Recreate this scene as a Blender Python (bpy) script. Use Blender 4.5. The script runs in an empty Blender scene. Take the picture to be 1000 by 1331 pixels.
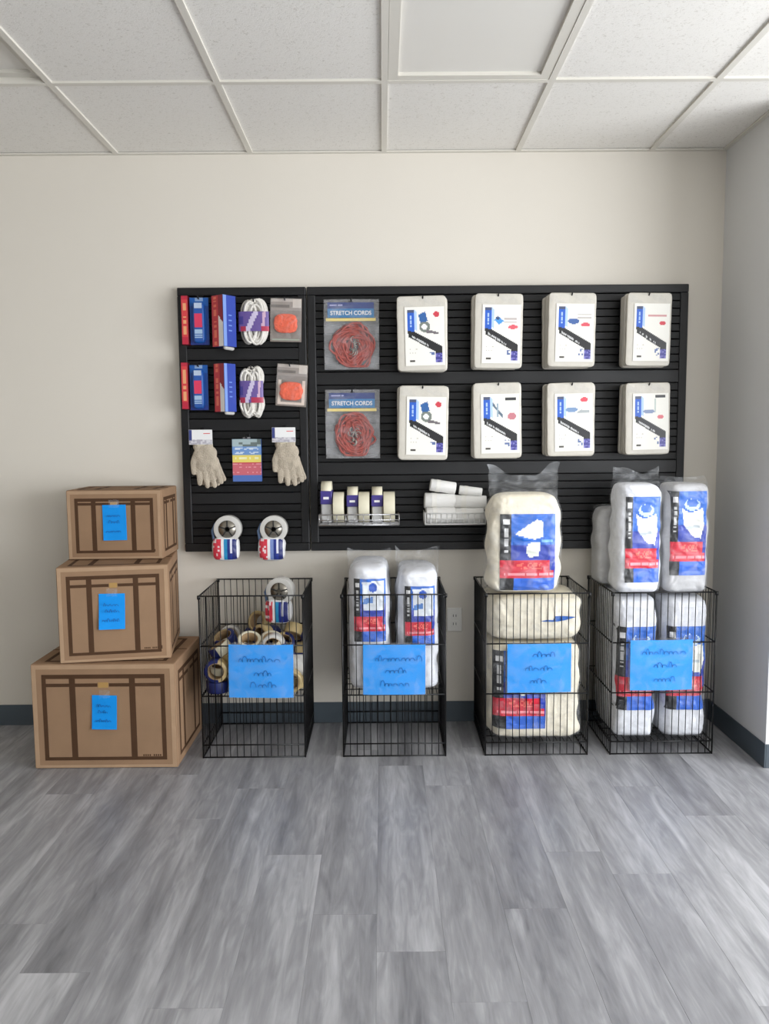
import bpy, bmesh, math, random
from mathutils import Vector, Matrix, Quaternion, noise
from mathutils.bvhtree import BVHTree
PI = math.pi
random.seed(11)
S = bpy.context.scene
C = S.collection

# ------------------------------------------------------------------ camera
F, PITCH, YAW, ROLL = 1034.82, .0963, .0021, -.008
CAM = Vector((0, -3.7755, 1.3941))
_fw = Vector((math.sin(YAW)*math.cos(PITCH), math.cos(YAW)*math.cos(PITCH), -math.sin(PITCH)))
_rt = Vector((math.cos(YAW), -math.sin(YAW), 0)); _up = _rt.cross(_fw)
_r2 = _rt*math.cos(ROLL)+_up*math.sin(ROLL); _u2 = _up*math.cos(ROLL)-_rt*math.sin(ROLL)
cd = bpy.data.cameras.new('camera'); cam = bpy.data.objects.new('camera', cd); C.objects.link(cam)
cd.sensor_fit = 'VERTICAL'; cd.sensor_height = 36; cd.lens = F*36/1331; cd.clip_start = .05
cam.matrix_world = Matrix(((_r2.x, _u2.x, -_fw.x, CAM.x), (_r2.y, _u2.y, -_fw.y, CAM.y), (_r2.z, _u2.z, -_fw.z, CAM.z), (0, 0, 0, 1)))
S.camera = cam
def ray(x, y): return _r2*((x-500)/F)-_u2*((y-665.5)/F)+_fw
def P(x, y, Y=0.0):
    d = ray(x, y); return CAM+d*((Y-CAM.y)/d.y)
def PF(x, y, Z=0.0):
    d = ray(x, y); return CAM+d*((Z-CAM.z)/d.z)

# ------------------------------------------------------------------ room sizes
H, XC, ALC = 2.676, 1.585, .576          # ceiling height, right corner, depth of the recess
XL, XR, YR = -4.4, 3.7, -7.6             # left wall, right window wall, rear window wall

# ------------------------------------------------------------------ light
w = bpy.data.worlds.new('daylight'); S.world = w; w.use_nodes = True
w.node_tree.nodes['Background'].inputs[0].default_value = (.80, .90, 1, 1)
w.node_tree.nodes['Background'].inputs[1].default_value = 1.0
def area(name, loc, rot, sx, sy, power, col):
    l = bpy.data.lights.new(name, 'AREA'); l.shape = 'RECTANGLE'; l.size = sx; l.size_y = sy; l.energy = power; l.color = col
    o = bpy.data.objects.new(name, l); C.objects.link(o); o.location = loc; o.rotation_euler = rot
area('window_daylight_right', (XR-.08, -3.6, 1.35), (0, PI/2+.16, 0), 2.1, 4.8, 190, (.95, .97, 1))
area('window_daylight_rear', (2.4, YR+.08, 1.35), (PI/2+.12, 0, 0), 2.4, 2.1, 22, (1, .97, .93))
S.view_settings.view_transform = 'Standard'; S.view_settings.look = 'None'
S.view_settings.exposure = .62; S.view_settings.gamma = 1; S.view_settings.use_curve_mapping = False

# ------------------------------------------------------------------ materials
def s2l(v):
    v /= 255.0
    return v/12.92 if v <= .04045 else ((v+.055)/1.055)**2.4
def rgb(r, g, b): return (s2l(r), s2l(g), s2l(b), 1)
M = {}
def mat(name, c, rough=.5, metal=0, bump=0, bscale=60, var=0, vscale=8, spec=.5):
    m = bpy.data.materials.new(name); m.use_nodes = True; n = m.node_tree.nodes; L = m.node_tree.links
    b = n['Principled BSDF']; b.inputs['Base Color'].default_value = rgb(*c); b.inputs['Roughness'].default_value = rough
    b.inputs['Metallic'].default_value = metal; b.inputs['Specular IOR Level'].default_value = spec
    tc = n.new('ShaderNodeTexCoord')
    if var:
        t = n.new('ShaderNodeTexNoise'); t.inputs['Scale'].default_value = vscale; t.inputs['Detail'].default_value = 4
        L.new(tc.outputs['Object'], t.inputs['Vector'])
        r = n.new('ShaderNodeMapRange'); r.inputs[1].default_value = .3; r.inputs[2].default_value = .7
        r.inputs[3].default_value = 1-var; r.inputs[4].default_value = 1+var; L.new(t.outputs['Fac'], r.inputs[0])
        mx = n.new('ShaderNodeMix'); mx.data_type = 'RGBA'; mx.blend_type = 'MULTIPLY'; mx.inputs[0].default_value = 1
        mx.inputs[6].default_value = rgb(*c); L.new(r.outputs[0], mx.inputs[7]); L.new(mx.outputs[2], b.inputs['Base Color'])
    if bump:
        t = n.new('ShaderNodeTexNoise'); t.inputs['Scale'].default_value = bscale; t.inputs['Detail'].default_value = 3
        L.new(tc.outputs['Object'], t.inputs['Vector'])
        bp = n.new('ShaderNodeBump'); bp.inputs['Strength'].default_value = bump; bp.inputs['Distance'].default_value = .01
        L.new(t.outputs['Fac'], bp.inputs['Height']); L.new(bp.outputs[0], b.inputs['Normal'])
    M[name] = m; return m
mat('wall_paint', (222, 216, 205), .75, bump=.05, bscale=220, spec=.2)
mat('wall_white', (214, 214, 213), .75, bump=.05, bscale=220, spec=.2)
mat('base_vinyl', (74, 84, 92), .45)
mat('grid_white', (216, 212, 202), .6)
mat('tile_side', (222, 220, 214), .9)
mat('lens', (226, 223, 216), .35, bump=.06, bscale=400)
mat('subfloor', (110, 110, 112), .7)
mat('black_board', (15, 15, 17), .45, var=.12, vscale=14, spec=.35)
mat('black_frame', (24, 24, 26), .42, spec=.4)
mat('black_metal', (16, 16, 17), .38, metal=.2)
mat('dark_hook', (28, 28, 30), .35, metal=.6)
mat('chrome', (190, 190, 192), .22, metal=.9)
mat('white_wire', (226, 226, 224), .4)
mat('kraft', (150, 121, 95), .8, bump=.04, bscale=160, var=.06, vscale=9, spec=.2)
mat('kraft_light', (174, 145, 117), .8, var=.05, vscale=20, spec=.2)
mat('kraft_print', (78, 55, 38), .8, var=.08, vscale=20, spec=.2)
mat('kraft_tape', (176, 140, 84), .35)
mat('blue_paper', (8, 146, 234), .6, var=.05, vscale=10, spec=.3)
mat('ink', (16, 100, 178), .6)
mat('white_paper', (236, 234, 228), .7, bump=.08, bscale=60)
mat('foam_white', (238, 237, 234), .6, bump=.12, bscale=120)
mat('cream_stuff', (236, 228, 208), .75, bump=.35, bscale=38, var=.07, vscale=18)
mat('white_stuff', (228, 230, 236), .55, bump=.35, bscale=34, var=.08, vscale=16)
mat('grey_stuff', (196, 196, 198), .55, bump=.3, bscale=34, var=.1, vscale=14)
mat('poly_pack', (204, 199, 188), .3, bump=.25, bscale=30, var=.04, vscale=20)
mat('red', (206, 44, 52), .4); mat('red_dark', (120, 24, 40), .4); mat('navy', (24, 36, 96), .4, var=.15, vscale=40)
mat('blue', (30, 92, 176), .4); mat('purple', (62, 52, 128), .45); mat('white_plastic', (232, 232, 232), .35)
mat('orange', (232, 92, 52), .5, bump=.5, bscale=90, var=.15, vscale=60)
mat('cord_red', (162, 62, 48), .6, bump=.3, bscale=300, var=.2, vscale=80)
mat('steel', (150, 145, 135), .3, metal=.85)
mat('rope_white', (232, 228, 220), .8, bump=.5, bscale=260)
mat('glove', (190, 178, 160), .95, bump=.6, bscale=240, var=.1, vscale=24)
mat('glove_cuff', (222, 212, 188), .95, bump=.6, bscale=240)
mat('tape_tan', (198, 176, 128), .2, var=.08, vscale=40); mat('tape_cream', (226, 220, 196), .25); mat('tape_clear', (205, 203, 198), .15)
mat('case_white', (212, 212, 212), .3, bump=.1, bscale=80)
mat('core', (168, 140, 104), .8); mat('outlet', (232, 230, 224), .4); mat('slot', (40, 40, 40), .5)

def film(name, base, amt, tint=(235, 238, 242)):
    m = bpy.data.materials.new(name); m.use_nodes = True; n = m.node_tree.nodes; L = m.node_tree.links
    b = n['Principled BSDF']; b.inputs['Base Color'].default_value = rgb(*tint); b.inputs['Roughness'].default_value = .14
    tr = n.new('ShaderNodeBsdfTransparent'); mx = n.new('ShaderNodeMixShader')
    tc = n.new('ShaderNodeTexCoord'); t = n.new('ShaderNodeTexNoise'); t.inputs['Scale'].default_value = 16; t.inputs['Detail'].default_value = 5
    t.inputs['Distortion'].default_value = 1.2
    L.new(tc.outputs['Object'], t.inputs['Vector'])
    r = n.new('ShaderNodeMapRange'); r.inputs[1].default_value = .45; r.inputs[2].default_value = .72; r.inputs[3].default_value = base; r.inputs[4].default_value = base+amt
    L.new(t.outputs['Fac'], r.inputs[0]); L.new(r.outputs[0], mx.inputs[0]); L.new(tr.outputs[0], mx.inputs[1]); L.new(b.outputs[0], mx.inputs[2])
    bp = n.new('ShaderNodeBump'); bp.inputs['Strength'].default_value = .6; bp.inputs['Distance'].default_value = .02
    L.new(t.outputs['Fac'], bp.inputs['Height']); L.new(bp.outputs[0], b.inputs['Normal'])
    L.new(mx.outputs[0], n['Material Output'].inputs[0]); M[name] = m
film('bag_film', .04, .17); film('film', .05, .16); film('film_thick', .25, .12, (190, 190, 192)); film('sleeve', .05, .10)

def attr_mat(name, rough):                                   # flat print: colour comes from the printed mesh itself
    m = bpy.data.materials.new(name); m.use_nodes = True; n = m.node_tree.nodes
    a = n.new('ShaderNodeVertexColor'); a.layer_name = 'print'
    m.node_tree.links.new(a.outputs['Color'], n['Principled BSDF'].inputs['Base Color'])
    n['Principled BSDF'].inputs['Roughness'].default_value = rough; M[name] = m
attr_mat('print', .35)

def plank_mat():
    m = bpy.data.materials.new('grey_vinyl_plank'); m.use_nodes = True; n = m.node_tree.nodes; L = m.node_tree.links; b = n['Principled BSDF']
    tc = n.new('ShaderNodeTexCoord'); oi = n.new('ShaderNodeObjectInfo')
    off = n.new('ShaderNodeVectorMath'); off.operation = 'SCALE'; cmb = n.new('ShaderNodeCombineXYZ')
    for k in range(3): L.new(oi.outputs['Random'], cmb.inputs[k])
    L.new(cmb.outputs[0], off.inputs[0]); off.inputs['Scale'].default_value = 73
    add = n.new('ShaderNodeVectorMath'); L.new(tc.outputs['Object'], add.inputs[0]); L.new(off.outputs[0], add.inputs[1])
    def nz(sc, detail, dist=0):
        mp = n.new('ShaderNodeMapping'); mp.inputs['Scale'].default_value = sc; L.new(add.outputs[0], mp.inputs['Vector'])
        t = n.new('ShaderNodeTexNoise'); t.inputs['Scale'].default_value = 1; t.inputs['Detail'].default_value = detail; t.inputs['Distortion'].default_value = dist
        L.new(mp.outputs[0], t.inputs['Vector']); return t
    broad = nz((10, .8, 1), 3, .8); mid = nz((26, 4.0, 1), 6, 1.6); fine = nz((150, 12, 1), 4)
    def math_(op, a, bb):
        q = n.new('ShaderNodeMath'); q.operation = op
        for i, v in enumerate((a, bb)):
            if isinstance(v, (int, float)): q.inputs[i].default_value = v
            else: L.new(v, q.inputs[i])
        return q.outputs[0]
    v = math_('ADD', math_('MULTIPLY', broad.outputs['Fac'], .62), math_('MULTIPLY', mid.outputs['Fac'], .34))
    v = math_('ADD', v, math_('MULTIPLY', fine.outputs['Fac'], .12))
    v = math_('ADD', v, math_('MULTIPLY', math_('SUBTRACT', oi.outputs['Random'], .5), .11))
    cr = n.new('ShaderNodeValToRGB'); e = cr.color_ramp.elements
    e[0].position = .32; e[0].color = rgb(104, 104, 108); e[1].position = .74; e[1].color = rgb(190, 190, 193)
    x = cr.color_ramp.elements.new(.54); x.color = rgb(148, 148, 151)
    L.new(v, cr.inputs[0]); L.new(cr.outputs[0], b.inputs['Base Color'])
    b.inputs['Roughness'].default_value = .42; b.inputs['Specular IOR Level'].default_value = .5
    bp = n.new('ShaderNodeBump'); bp.inputs['Strength'].default_value = .12; bp.inputs['Distance'].default_value = .002
    L.new(fine.outputs['Fac'], bp.inputs['Height']); L.new(bp.outputs[0], b.inputs['Normal']); M['plank'] = m
plank_mat()
def tile_mat():
    m = bpy.data.materials.new('fissured_tile'); m.use_nodes = True; n = m.node_tree.nodes; L = m.node_tree.links; b = n['Principled BSDF']
    tc = n.new('ShaderNodeTexCoord'); oi = n.new('ShaderNodeObjectInfo'); add = n.new('ShaderNodeVectorMath')
    L.new(tc.outputs['Object'], add.inputs[0]); L.new(oi.outputs['Location'], add.inputs[1])
    t = n.new('ShaderNodeTexNoise'); t.inputs['Scale'].default_value = 90; t.inputs['Detail'].default_value = 5; t.inputs['Distortion'].default_value = 1.5
    L.new(add.outputs[0], t.inputs['Vector'])
    cr = n.new('ShaderNodeValToRGB'); e = cr.color_ramp.elements
    e[0].position = .30; e[0].color = rgb(211, 207, 199); e[1].position = .44; e[1].color = rgb(233, 230, 224)
    L.new(t.outputs['Fac'], cr.inputs[0]); L.new(cr.outputs[0], b.inputs['Base Color'])
    bp = n.new('ShaderNodeBump'); bp.inputs['Strength'].default_value = .25; bp.inputs['Distance'].default_value = .003
    L.new(t.outputs['Fac'], bp.inputs['Height']); L.new(bp.outputs[0], b.inputs['Normal'])
    b.inputs['Roughness'].default_value = .95; b.inputs['Specular IOR Level'].default_value = .1; M['tile'] = m
tile_mat()

# ------------------------------------------------------------------ mesh helpers
class MB:
    def __init__(s): s.v = []; s.f = []; s.c = []; s.cols = False
    def quad(s, a, b, c, d, col=None):
        i = len(s.v); s.v += [tuple(a), tuple(b), tuple(c), tuple(d)]; s.f.append((i, i+1, i+2, i+3))
        s.c.append(col)
        if col is not None: s.cols = True
    def box(s, x0, y0, z0, x1, y1, z1, mtx=None):
        i = len(s.v); p = [Vector((x, y, z)) for z in (z0, z1) for y in (y0, y1) for x in (x0, x1)]
        if mtx: p = [mtx @ q for q in p]
        s.v += [tuple(q) for q in p]
        for f in ((0, 2, 3, 1), (4, 5, 7, 6), (0, 1, 5, 4), (2, 6, 7, 3), (0, 4, 6, 2), (1, 3, 7, 5)):
            s.f.append(tuple(i+k for k in f)); s.c.append(None)
        return s
    def tube(s, pts, r, n=6, closed=False, r1=None):
        pts = [Vector(p) for p in pts]; m = len(pts); i0 = len(s.v); nrm = None
        for k in range(m):
            if closed: t = pts[(k+1) % m]-pts[k-1]
            else: t = pts[min(k+1, m-1)]-pts[max(k-1, 0)]
            t.normalize()
            if nrm is None:
                nrm = t.orthogonal().normalized()
            else:
                nrm = (nrm-t*nrm.dot(t)); nrm = nrm.normalized() if nrm.length > 1e-6 else t.orthogonal().normalized()
            bi = t.cross(nrm); rr = r if r1 is None else r+(r1-r)*k/(m-1)
            for j in range(n):
                a = 2*PI*j/n; s.v.append(tuple(pts[k]+(nrm*math.cos(a)+bi*math.sin(a))*rr))
        for k in range(m if closed else m-1):
            for j in range(n):
                a, b = i0+k*n, i0+((k+1) % m)*n
                s.f.append((a+j, a+(j+1) % n, b+(j+1) % n, b+j)); s.c.append(None)
        if not closed:
            s.f.append(tuple(i0+j for j in reversed(range(n)))); s.f.append(tuple(i0+(m-1)*n+j for j in range(n))); s.c += [None, None]
        return s
    def lathe(s, prof, n=28, axis='Z', a0=0, a1=2*PI):           # prof: list of (radius, height)
        i0 = len(s.v); full = abs(a1-a0-2*PI) < 1e-6; cnt = n if full else n+1; m = len(prof)
        for k in range(cnt):
            a = a0+(a1-a0)*k/n
            for r, h in prof:
                x, y, z = r*math.cos(a), r*math.sin(a), h
                s.v.append((x, y, z) if axis == 'Z' else ((z, x, y) if axis == 'X' else (x, z, y)))
        for k in range(n):
            for j in range(m-1):
                a, b = i0+k*m, i0+((k+1) % cnt)*m
                s.f.append((a+j, b+j, b+j+1, a+j+1)); s.c.append(None)
        return s
    def grid(s, fn, nu, nv, wrap=False):
        i0 = len(s.v); cu = nu if wrap else nu+1
        for j in range(nv+1):
            for i in range(cu): s.v.append(tuple(fn(i/nu, j/nv)))
        for j in range(nv):
            for i in range(nu):
                a, b = i0+j*cu+i, i0+j*cu+(i+1) % cu
                s.f.append((a, b, b+cu, a+cu)); s.c.append(None)
        return s
    def capsule(s, a, b, ra, rb, n=10):
        a, b = Vector(a), Vector(b); t = (b-a).normalized(); pts = []; rs = []
        for k in range(5): q = PI/2*(1-k/4); pts.append(a-t*ra*math.sin(q)); rs.append(max(ra*math.cos(q), ra*.05))
        for k in range(5): q = PI/2*k/4; pts.append(b+t*rb*math.sin(q)); rs.append(max(rb*math.cos(q), rb*.05))
        nr = t.orthogonal().normalized(); bi = t.cross(nr); i0 = len(s.v)
        for p_, r_ in zip(pts, rs):
            for j in range(n): q = 2*PI*j/n; s.v.append(tuple(p_+(nr*math.cos(q)+bi*math.sin(q))*r_))
        for k in range(len(pts)-1):
            for j in range(n): s.f.append((i0+k*n+j, i0+k*n+(j+1) % n, i0+(k+1)*n+(j+1) % n, i0+(k+1)*n+j)); s.c.append(None)
        s.f.append(tuple(i0+j for j in reversed(range(n)))); s.f.append(tuple(i0+(len(pts)-1)*n+j for j in range(n))); s.c += [None, None]
        return s
    def mesh(s, name, smooth=False, fix=True):
        me = bpy.data.meshes.new(name); me.from_pydata(s.v, [], s.f)
        if s.cols:
            at = me.color_attributes.new('print', 'FLOAT_COLOR', 'CORNER'); k = 0
            for p_, c_ in zip(me.polygons, s.c):
                for _ in range(p_.loop_total): at.data[k].color = c_; k += 1
        elif fix:
            bm = bmesh.new(); bm.from_mesh(me); bmesh.ops.recalc_face_normals(bm, faces=bm.faces); bm.to_mesh(me); bm.free()
        if smooth: me.polygons.foreach_set('use_smooth', [True]*len(me.polygons))
        me.update(); return me
    def build(s, name, m, parent=None, smooth=False, loc=None, bevel=0, label=None):
        o = obj(name, s.mesh(name, smooth), m, parent, loc)
        if bevel:
            b = o.modifiers.new('bevel', 'BEVEL'); b.width = bevel; b.segments = 2; b.limit_method = 'ANGLE'
        if label: o['label'] = label
        return o
def obj(name, me, m, parent=None, loc=None):
    o = bpy.data.objects.new(name, me); C.objects.link(o)
    if m and not me.materials: me.materials.append(M[m])
    if parent: o.parent = parent
    if loc is not None: o.location = loc
    return o
def tag(o, label, cat, group=None):
    o['label'] = label; o['category'] = cat
    if group: o['group'] = group
    return o
def thing(name, label, cat, loc, rz=0, group=None):
    o = bpy.data.objects.new(name, None); C.objects.link(o); o.location = loc; o.rotation_euler = (0, 0, rz); o.empty_display_size = .05
    return tag(o, label, cat, group)
def struct(o): o['kind'] = 'structure'; return o
def copy_tree(o, parent=None):
    c = o.copy(); C.objects.link(c); c.parent = parent
    for ch in list(o.children): copy_tree(ch, c)
    return c
def rect(x0, y0, x1, y1, Y):                                   # pixel box on the plane Y -> centre x, base z, width, height
    xc, yc = (x0+x1)/2, (y0+y1)/2
    a, b = P(x0, yc, Y), P(x1, yc, Y); t, q = P(xc, y0, Y), P(xc, y1, Y)
    return (a.x+b.x)/2, q.z, b.x-a.x, t.z-q.z
def printed(name, parent, fn, pos, nu, nv, m='print'):          # a printed sheet: fn(u,v) -> colour or None, pos(u,v) -> point
    mb = MB()
    for j in range(nv):
        for i in range(nu):
            c_ = fn((i+.5)/nu, (j+.5)/nv)
            if c_ is None: continue
            mb.quad(pos(i/nu, j/nv), pos((i+1)/nu, j/nv), pos((i+1)/nu, (j+1)/nv), pos(i/nu, (j+1)/nv), rgb(*c_))
    return mb.build(name, m, parent)
def flat(x0, z0, x1, z1, y): return lambda u, v: (x0+(x1-x0)*u, y, z0+(z1-z0)*v)
def inpoly(u, v, pts):
    r = False; n = len(pts)
    for i in range(n):
        (x0, y0), (x1, y1) = pts[i], pts[i-1]
        if (y0 > v) != (y1 > v) and u < (x1-x0)*(v-y0)/(y1-y0)+x0: r = not r
    return r
def ell(u, v, cx, cy, rx, ry): return ((u-cx)/rx)**2+((v-cy)/ry)**2 < 1
def hsh(*a): return (math.sin(sum(v*k for v, k in zip(a, (12.9898, 78.233, 37.719))))*43758.5453) % 1

def scribble(width, height, seed, dense=1.0):                   # a line of handwriting as stroke points
    rnd = random.Random(seed); pts = []; x = 0; out = []
    while x < width:
        lw = height*rnd.uniform(.5, .9); tall = rnd.random() < .3; n = 10
        for k in range(n):
            t = k/(n-1); pts.append((x+lw*t-.22*lw*math.sin(2*PI*t), (1.0 if tall else .55)*height*(.5-.5*math.cos(2*PI*t))*rnd.uniform(.85, 1.1)))
        x += lw
        if rnd.random() < .22: out.append(pts); pts = []; x += lw*.5
    if pts: out.append(pts)
    return out
def write_lines(parent, lines, y, th):                          # lines: (x, z, width, height, seed)
    mb = MB()
    for (x, z, wd, ht, sd) in lines:
        for st in scribble(wd, ht, sd):
            for (a, b) in zip(st, st[1:]):
                dx, dz = b[0]-a[0], b[1]-a[1]; l = math.hypot(dx, dz) or 1; nx, nz_ = -dz/l*th/2, dx/l*th/2
                mb.quad((x+a[0]+nx, y, z+a[1]+nz_), (x+a[0]-nx, y, z+a[1]-nz_), (x+b[0]-nx, y, z+b[1]-nz_), (x+b[0]+nx, y, z+b[1]+nz_))
    o = mb.build('handwriting', 'ink', parent); o['kind'] = 'stuff'; return o
def text_mesh(txt, size, m, parent, loc, name='lettering', rot=(PI/2, 0, 0), width=None):
    cu = bpy.data.curves.new('txt', 'FONT'); cu.body = txt; cu.size = size; cu.align_x = 'CENTER'; cu.align_y = 'CENTER'; cu.offset = size*.02
    to = bpy.data.objects.new('txt', cu); C.objects.link(to); dg = bpy.context.evaluated_depsgraph_get(); dg.update()
    me = bpy.data.meshes.new_from_object(to.evaluated_get(dg)); bpy.data.objects.remove(to); bpy.data.curves.remove(cu)
    if width:
        xs = [v.co.x for v in me.vertices]; k = width/(max(xs)-min(xs))
        for v in me.vertices: v.co.x *= k
    me.materials.clear(); o = obj(name, me, m, parent, loc); o.rotation_euler = rot; return o

# ================================================================== SETTING
# floor: slab + planks (0.187 x 1.22 m), end joints where the photograph shows them
fl = struct(MB().box(XL, YR, -.06, XR, .0, -.0007).build('floor', 'subfloor'))
PW, PL = .187, 1.22
joints = {-7: -1.603, -6: -1.815, -5: -.98, -4: -1.949, -3: -1.235, -2: -1.571, -1: -1.742, 0: -.718, 1: -.33, 2: -1.232, 3: -.15, 4: -.741, 5: -.988, 6: -.42}
plank_meshes = {}
def plank_mesh(wd, ln):
    k = (round(wd, 4), round(ln, 4))
    if k not in plank_meshes:
        b = .0005; mb = MB()
        mb.v = [(-wd/2, -ln/2, -.0007), (wd/2, -ln/2, -.0007), (wd/2, ln/2, -.0007), (-wd/2, ln/2, -.0007), (-wd/2+b, -ln/2+b, 0), (wd/2-b, -ln/2+b, 0), (wd/2-b, ln/2-b, 0), (-wd/2+b, ln/2-b, 0)]
        mb.f = [(4, 5, 6, 7), (0, 1, 5, 4), (1, 2, 6, 5), (2, 3, 7, 6), (3, 0, 4, 7)]
        me = mb.mesh('plank'); me.materials.append(M['plank']); plank_meshes[k] = me
    return plank_meshes[k]
for c_ in range(-25, 19):
    x0, x1 = max(.16+PW*c_, XL), min(.16+PW*(c_+1), XR)
    if x1-x0 < .01: continue
    ytop = 0.0 if x0 < XC-.05 else -ALC
    j = joints.get(c_, -PL*hsh(c_, 3.1)); y = j
    while y < ytop-.001: y += PL
    while y > -5.2:
        a, b = min(y, ytop), y-PL
        if a-b > .02:
            wd = x1-x0 if x0 >= XC-.05 or x1 < XC else x1-x0
            obj('plank', plank_mesh(wd, a-b), None, fl, ((x0+x1)/2, (a+b)/2, 0))
        y -= PL

# walls
struct(MB().box(XL-.15, 0, 0, XC+.15, .15, H+.12).build('wall_back', 'wall_paint'))
struct(MB().box(XC, -ALC, 0, XR+.15, 0, H+.12).build('wall_right', 'wall_white'))
struct(MB().box(XL-.15, YR, 0, XL, 0, H+.12).build('wall_left', 'wall_paint'))
def window_wall(name, wname, fn, length, openings):              # fn(t, z, depth) -> point ; a wall with real openings, frames and panes
    mb = MB(); zs, zt = .3, 2.4
    def bx(m, t0, t1, z0, z1, d0, d1):
        a, b = fn(t0, z0, d0), fn(t1, z1, d1)
        m.box(min(a[0], b[0]), min(a[1], b[1]), z0, max(a[0], b[0]), max(a[1], b[1]), z1)
    bx(mb, 0, length, 0, zs, 0, .15); bx(mb, 0, length, zt, H+.12, 0, .15)
    e = 0
    for (t0, t1) in openings: bx(mb, e, t0, zs, zt, 0, .15); e = t1
    bx(mb, e, length, zs, zt, 0, .15)
    struct(mb.build(name, 'wall_white'))
    for i, (t0, t1) in enumerate(openings):
        fr = MB(); k = .05
        bx(fr, t0, t1, zs, zs+k, .04, .11); bx(fr, t0, t1, zt-k, zt, .04, .11); bx(fr, t0, t0+k, zs+k, zt-k, .04, .11); bx(fr, t1-k, t1, zs+k, zt-k, .04, .11)
        n = 3
        for q in range(1, n): tt = t0+(t1-t0)*q/n; bx(fr, tt-k/2, tt+k/2, zs+k, zt-k, .04, .11)
        wo = struct(fr.build(wname+str(i+1), 'black_frame'))
        pn = MB(); bx(pn, t0+k, t1-k, zs+k, zt-k, .072, .078); pn.build('pane', 'glass_pane', wo)
gm = bpy.data.materials.new('glass_pane'); gm.use_nodes = True; M['glass_pane'] = gm
_n = gm.node_tree.nodes; _t = _n.new('ShaderNodeBsdfTransparent'); _g = _n.new('ShaderNodeBsdfGlossy'); _g.inputs['Roughness'].default_value = .02
_x = _n.new('ShaderNodeMixShader'); _x.inputs[0].default_value = .06
gm.node_tree.links.new(_t.outputs[0], _x.inputs[1]); gm.node_tree.links.new(_g.outputs[0], _x.inputs[2]); gm.node_tree.links.new(_x.outputs[0], _n['Material Output'].inputs[0])
window_wall('wall_window_side', 'window_1', lambda t, z, d: (XR+d, -ALC-t, z), -YR-ALC, [(.6, 5.5)])
window_wall('wall_rear', 'window_2', lambda t, z, d: (XL+t, YR-d, z), XR-XL, [(5.5, 8.0)])
# vinyl cove base
BH, BT = .1016, .006
def base(name, x0, y0, x1, y1): struct(MB().box(x0, y0, 0, x1, y1, BH).build(name, 'base_vinyl', bevel=.002))
base('baseboard_back', XL, -BT, XC, 0); base('baseboard_right', XC-BT, -ALC-BT, XC, -BT); base('baseboard_return', XC, -ALC-BT, XR, -ALC)
base('baseboard_left', XL, YR, XL+BT, -BT)
# suspended ceiling
cl = struct(MB().box(XL, YR, H+.05, XR, 0, H+.12).build('ceiling', 'tile_side'))
T, X0, A1 = .6096, -1.2, .7353
xs = [X0+T*i for i in range(-5, 9) if XL < X0+T*i < XR]; xe = [XL]+xs+[XR]
ys = [0, -A1]; k = A1
while k+2*T < -YR: k += 2*T; ys.append(-k)
ys.append(YR)
tile_meshes = {}
def tile_at(x0, x1, y1, y0, dz=0):
    k = (round(x1-x0, 3), round(y1-y0, 3))
    if k not in tile_meshes:
        a, b = k[0]/2, k[1]/2; me = MB().box(-a, -b, 0, a, b, .016).mesh('ceiling_tile'); me.materials.append(M['tile']); tile_meshes[k] = me
    return obj('ceiling_tile', tile_meshes[k], None, cl, ((x0+x1)/2, (y0+y1)/2, H+.006+dz))
light_cells = {(X0+2*T, -A1), (X0-T, -A1)}
lights = []
for r_ in range(len(ys)-1):
    for i in range(len(xe)-1):
        x0, x1, y1, y0 = xe[i], xe[i+1], ys[r_], ys[r_+1]
        if r_ == 0:
            if x0 >= XC: continue
            parts = [(x0, min(x1, XC), y1, y0)] if x1 <= XC else [(x0, XC, y1, y0), (XC, x1, -ALC, y0)]
            if x0 >= XC: parts = []
        else: parts = [(x0, x1, y1, y0)]
        if any(abs(x0-lx) < .01 and abs(y1-ly) < .01 for lx, ly in light_cells): lights.append((x0, x1, y1, y0)); continue
        for p_ in parts:
            if p_[1]-p_[0] > .03 and p_[2]-p_[3] > .03: tile_at(*p_)
for i in range(len(xe)-1):                                         # narrow strip of tiles beside the return wall
    if xe[i] >= XC: tile_at(xe[i], xe[i+1], -ALC, -A1)
GW = .012
def bar(x0, y0, x1, y1): MB().box(x0, y0, H-.002, x1, y1, H+.03).build('grid_bar', 'grid_white', cl)
for x in xs: bar(x-GW, YR, x+GW, -.0225 if x < XC else -ALC-.001)
for y in ys[1:-1]:
    for i in range(len(xe)-1): bar(xe[i]+(GW if i else 0), y-GW, xe[i+1]-GW, y+GW)
struct(MB().box(XL, -.022, H-.002, XC, 0, H+.004).build('trim_1', 'grid_white')); struct(MB().box(XC-.022, -ALC, H-.002, XC, -.022, H+.004).build('trim_2', 'grid_white'))
for n_, (x0, x1, y1, y0) in enumerate(lights):
    first = abs(x0-(X0+2*T)) < .01
    t = thing('ceiling_light', 'flat white troffer light panel set in the ceiling near its middle' if first else 'white troffer light panel at the upper left edge of the ceiling', 'ceiling light', ((x0+x1)/2, (y0+y1)/2, H), 0, 'ceiling troffers')
    a, b = (x1-x0)/2-.013, (y1-y0)/2-.013; f_ = .035; zz = .0 if first else .02
    for q in ((-a, -b, a, -b+f_), (-a, b-f_, a, b), (-a, -b+f_, -a+f_, b-f_), (a-f_, -b+f_, a, b-f_)): MB().box(q[0], q[1], zz+.0, q[2], q[3], zz+.03).build('frame_bar', 'grid_white', t)
    MB().box(-a+f_, -b+f_, zz+.012, a-f_, b-f_, zz+.02).build('lens', 'lens', t)

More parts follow.
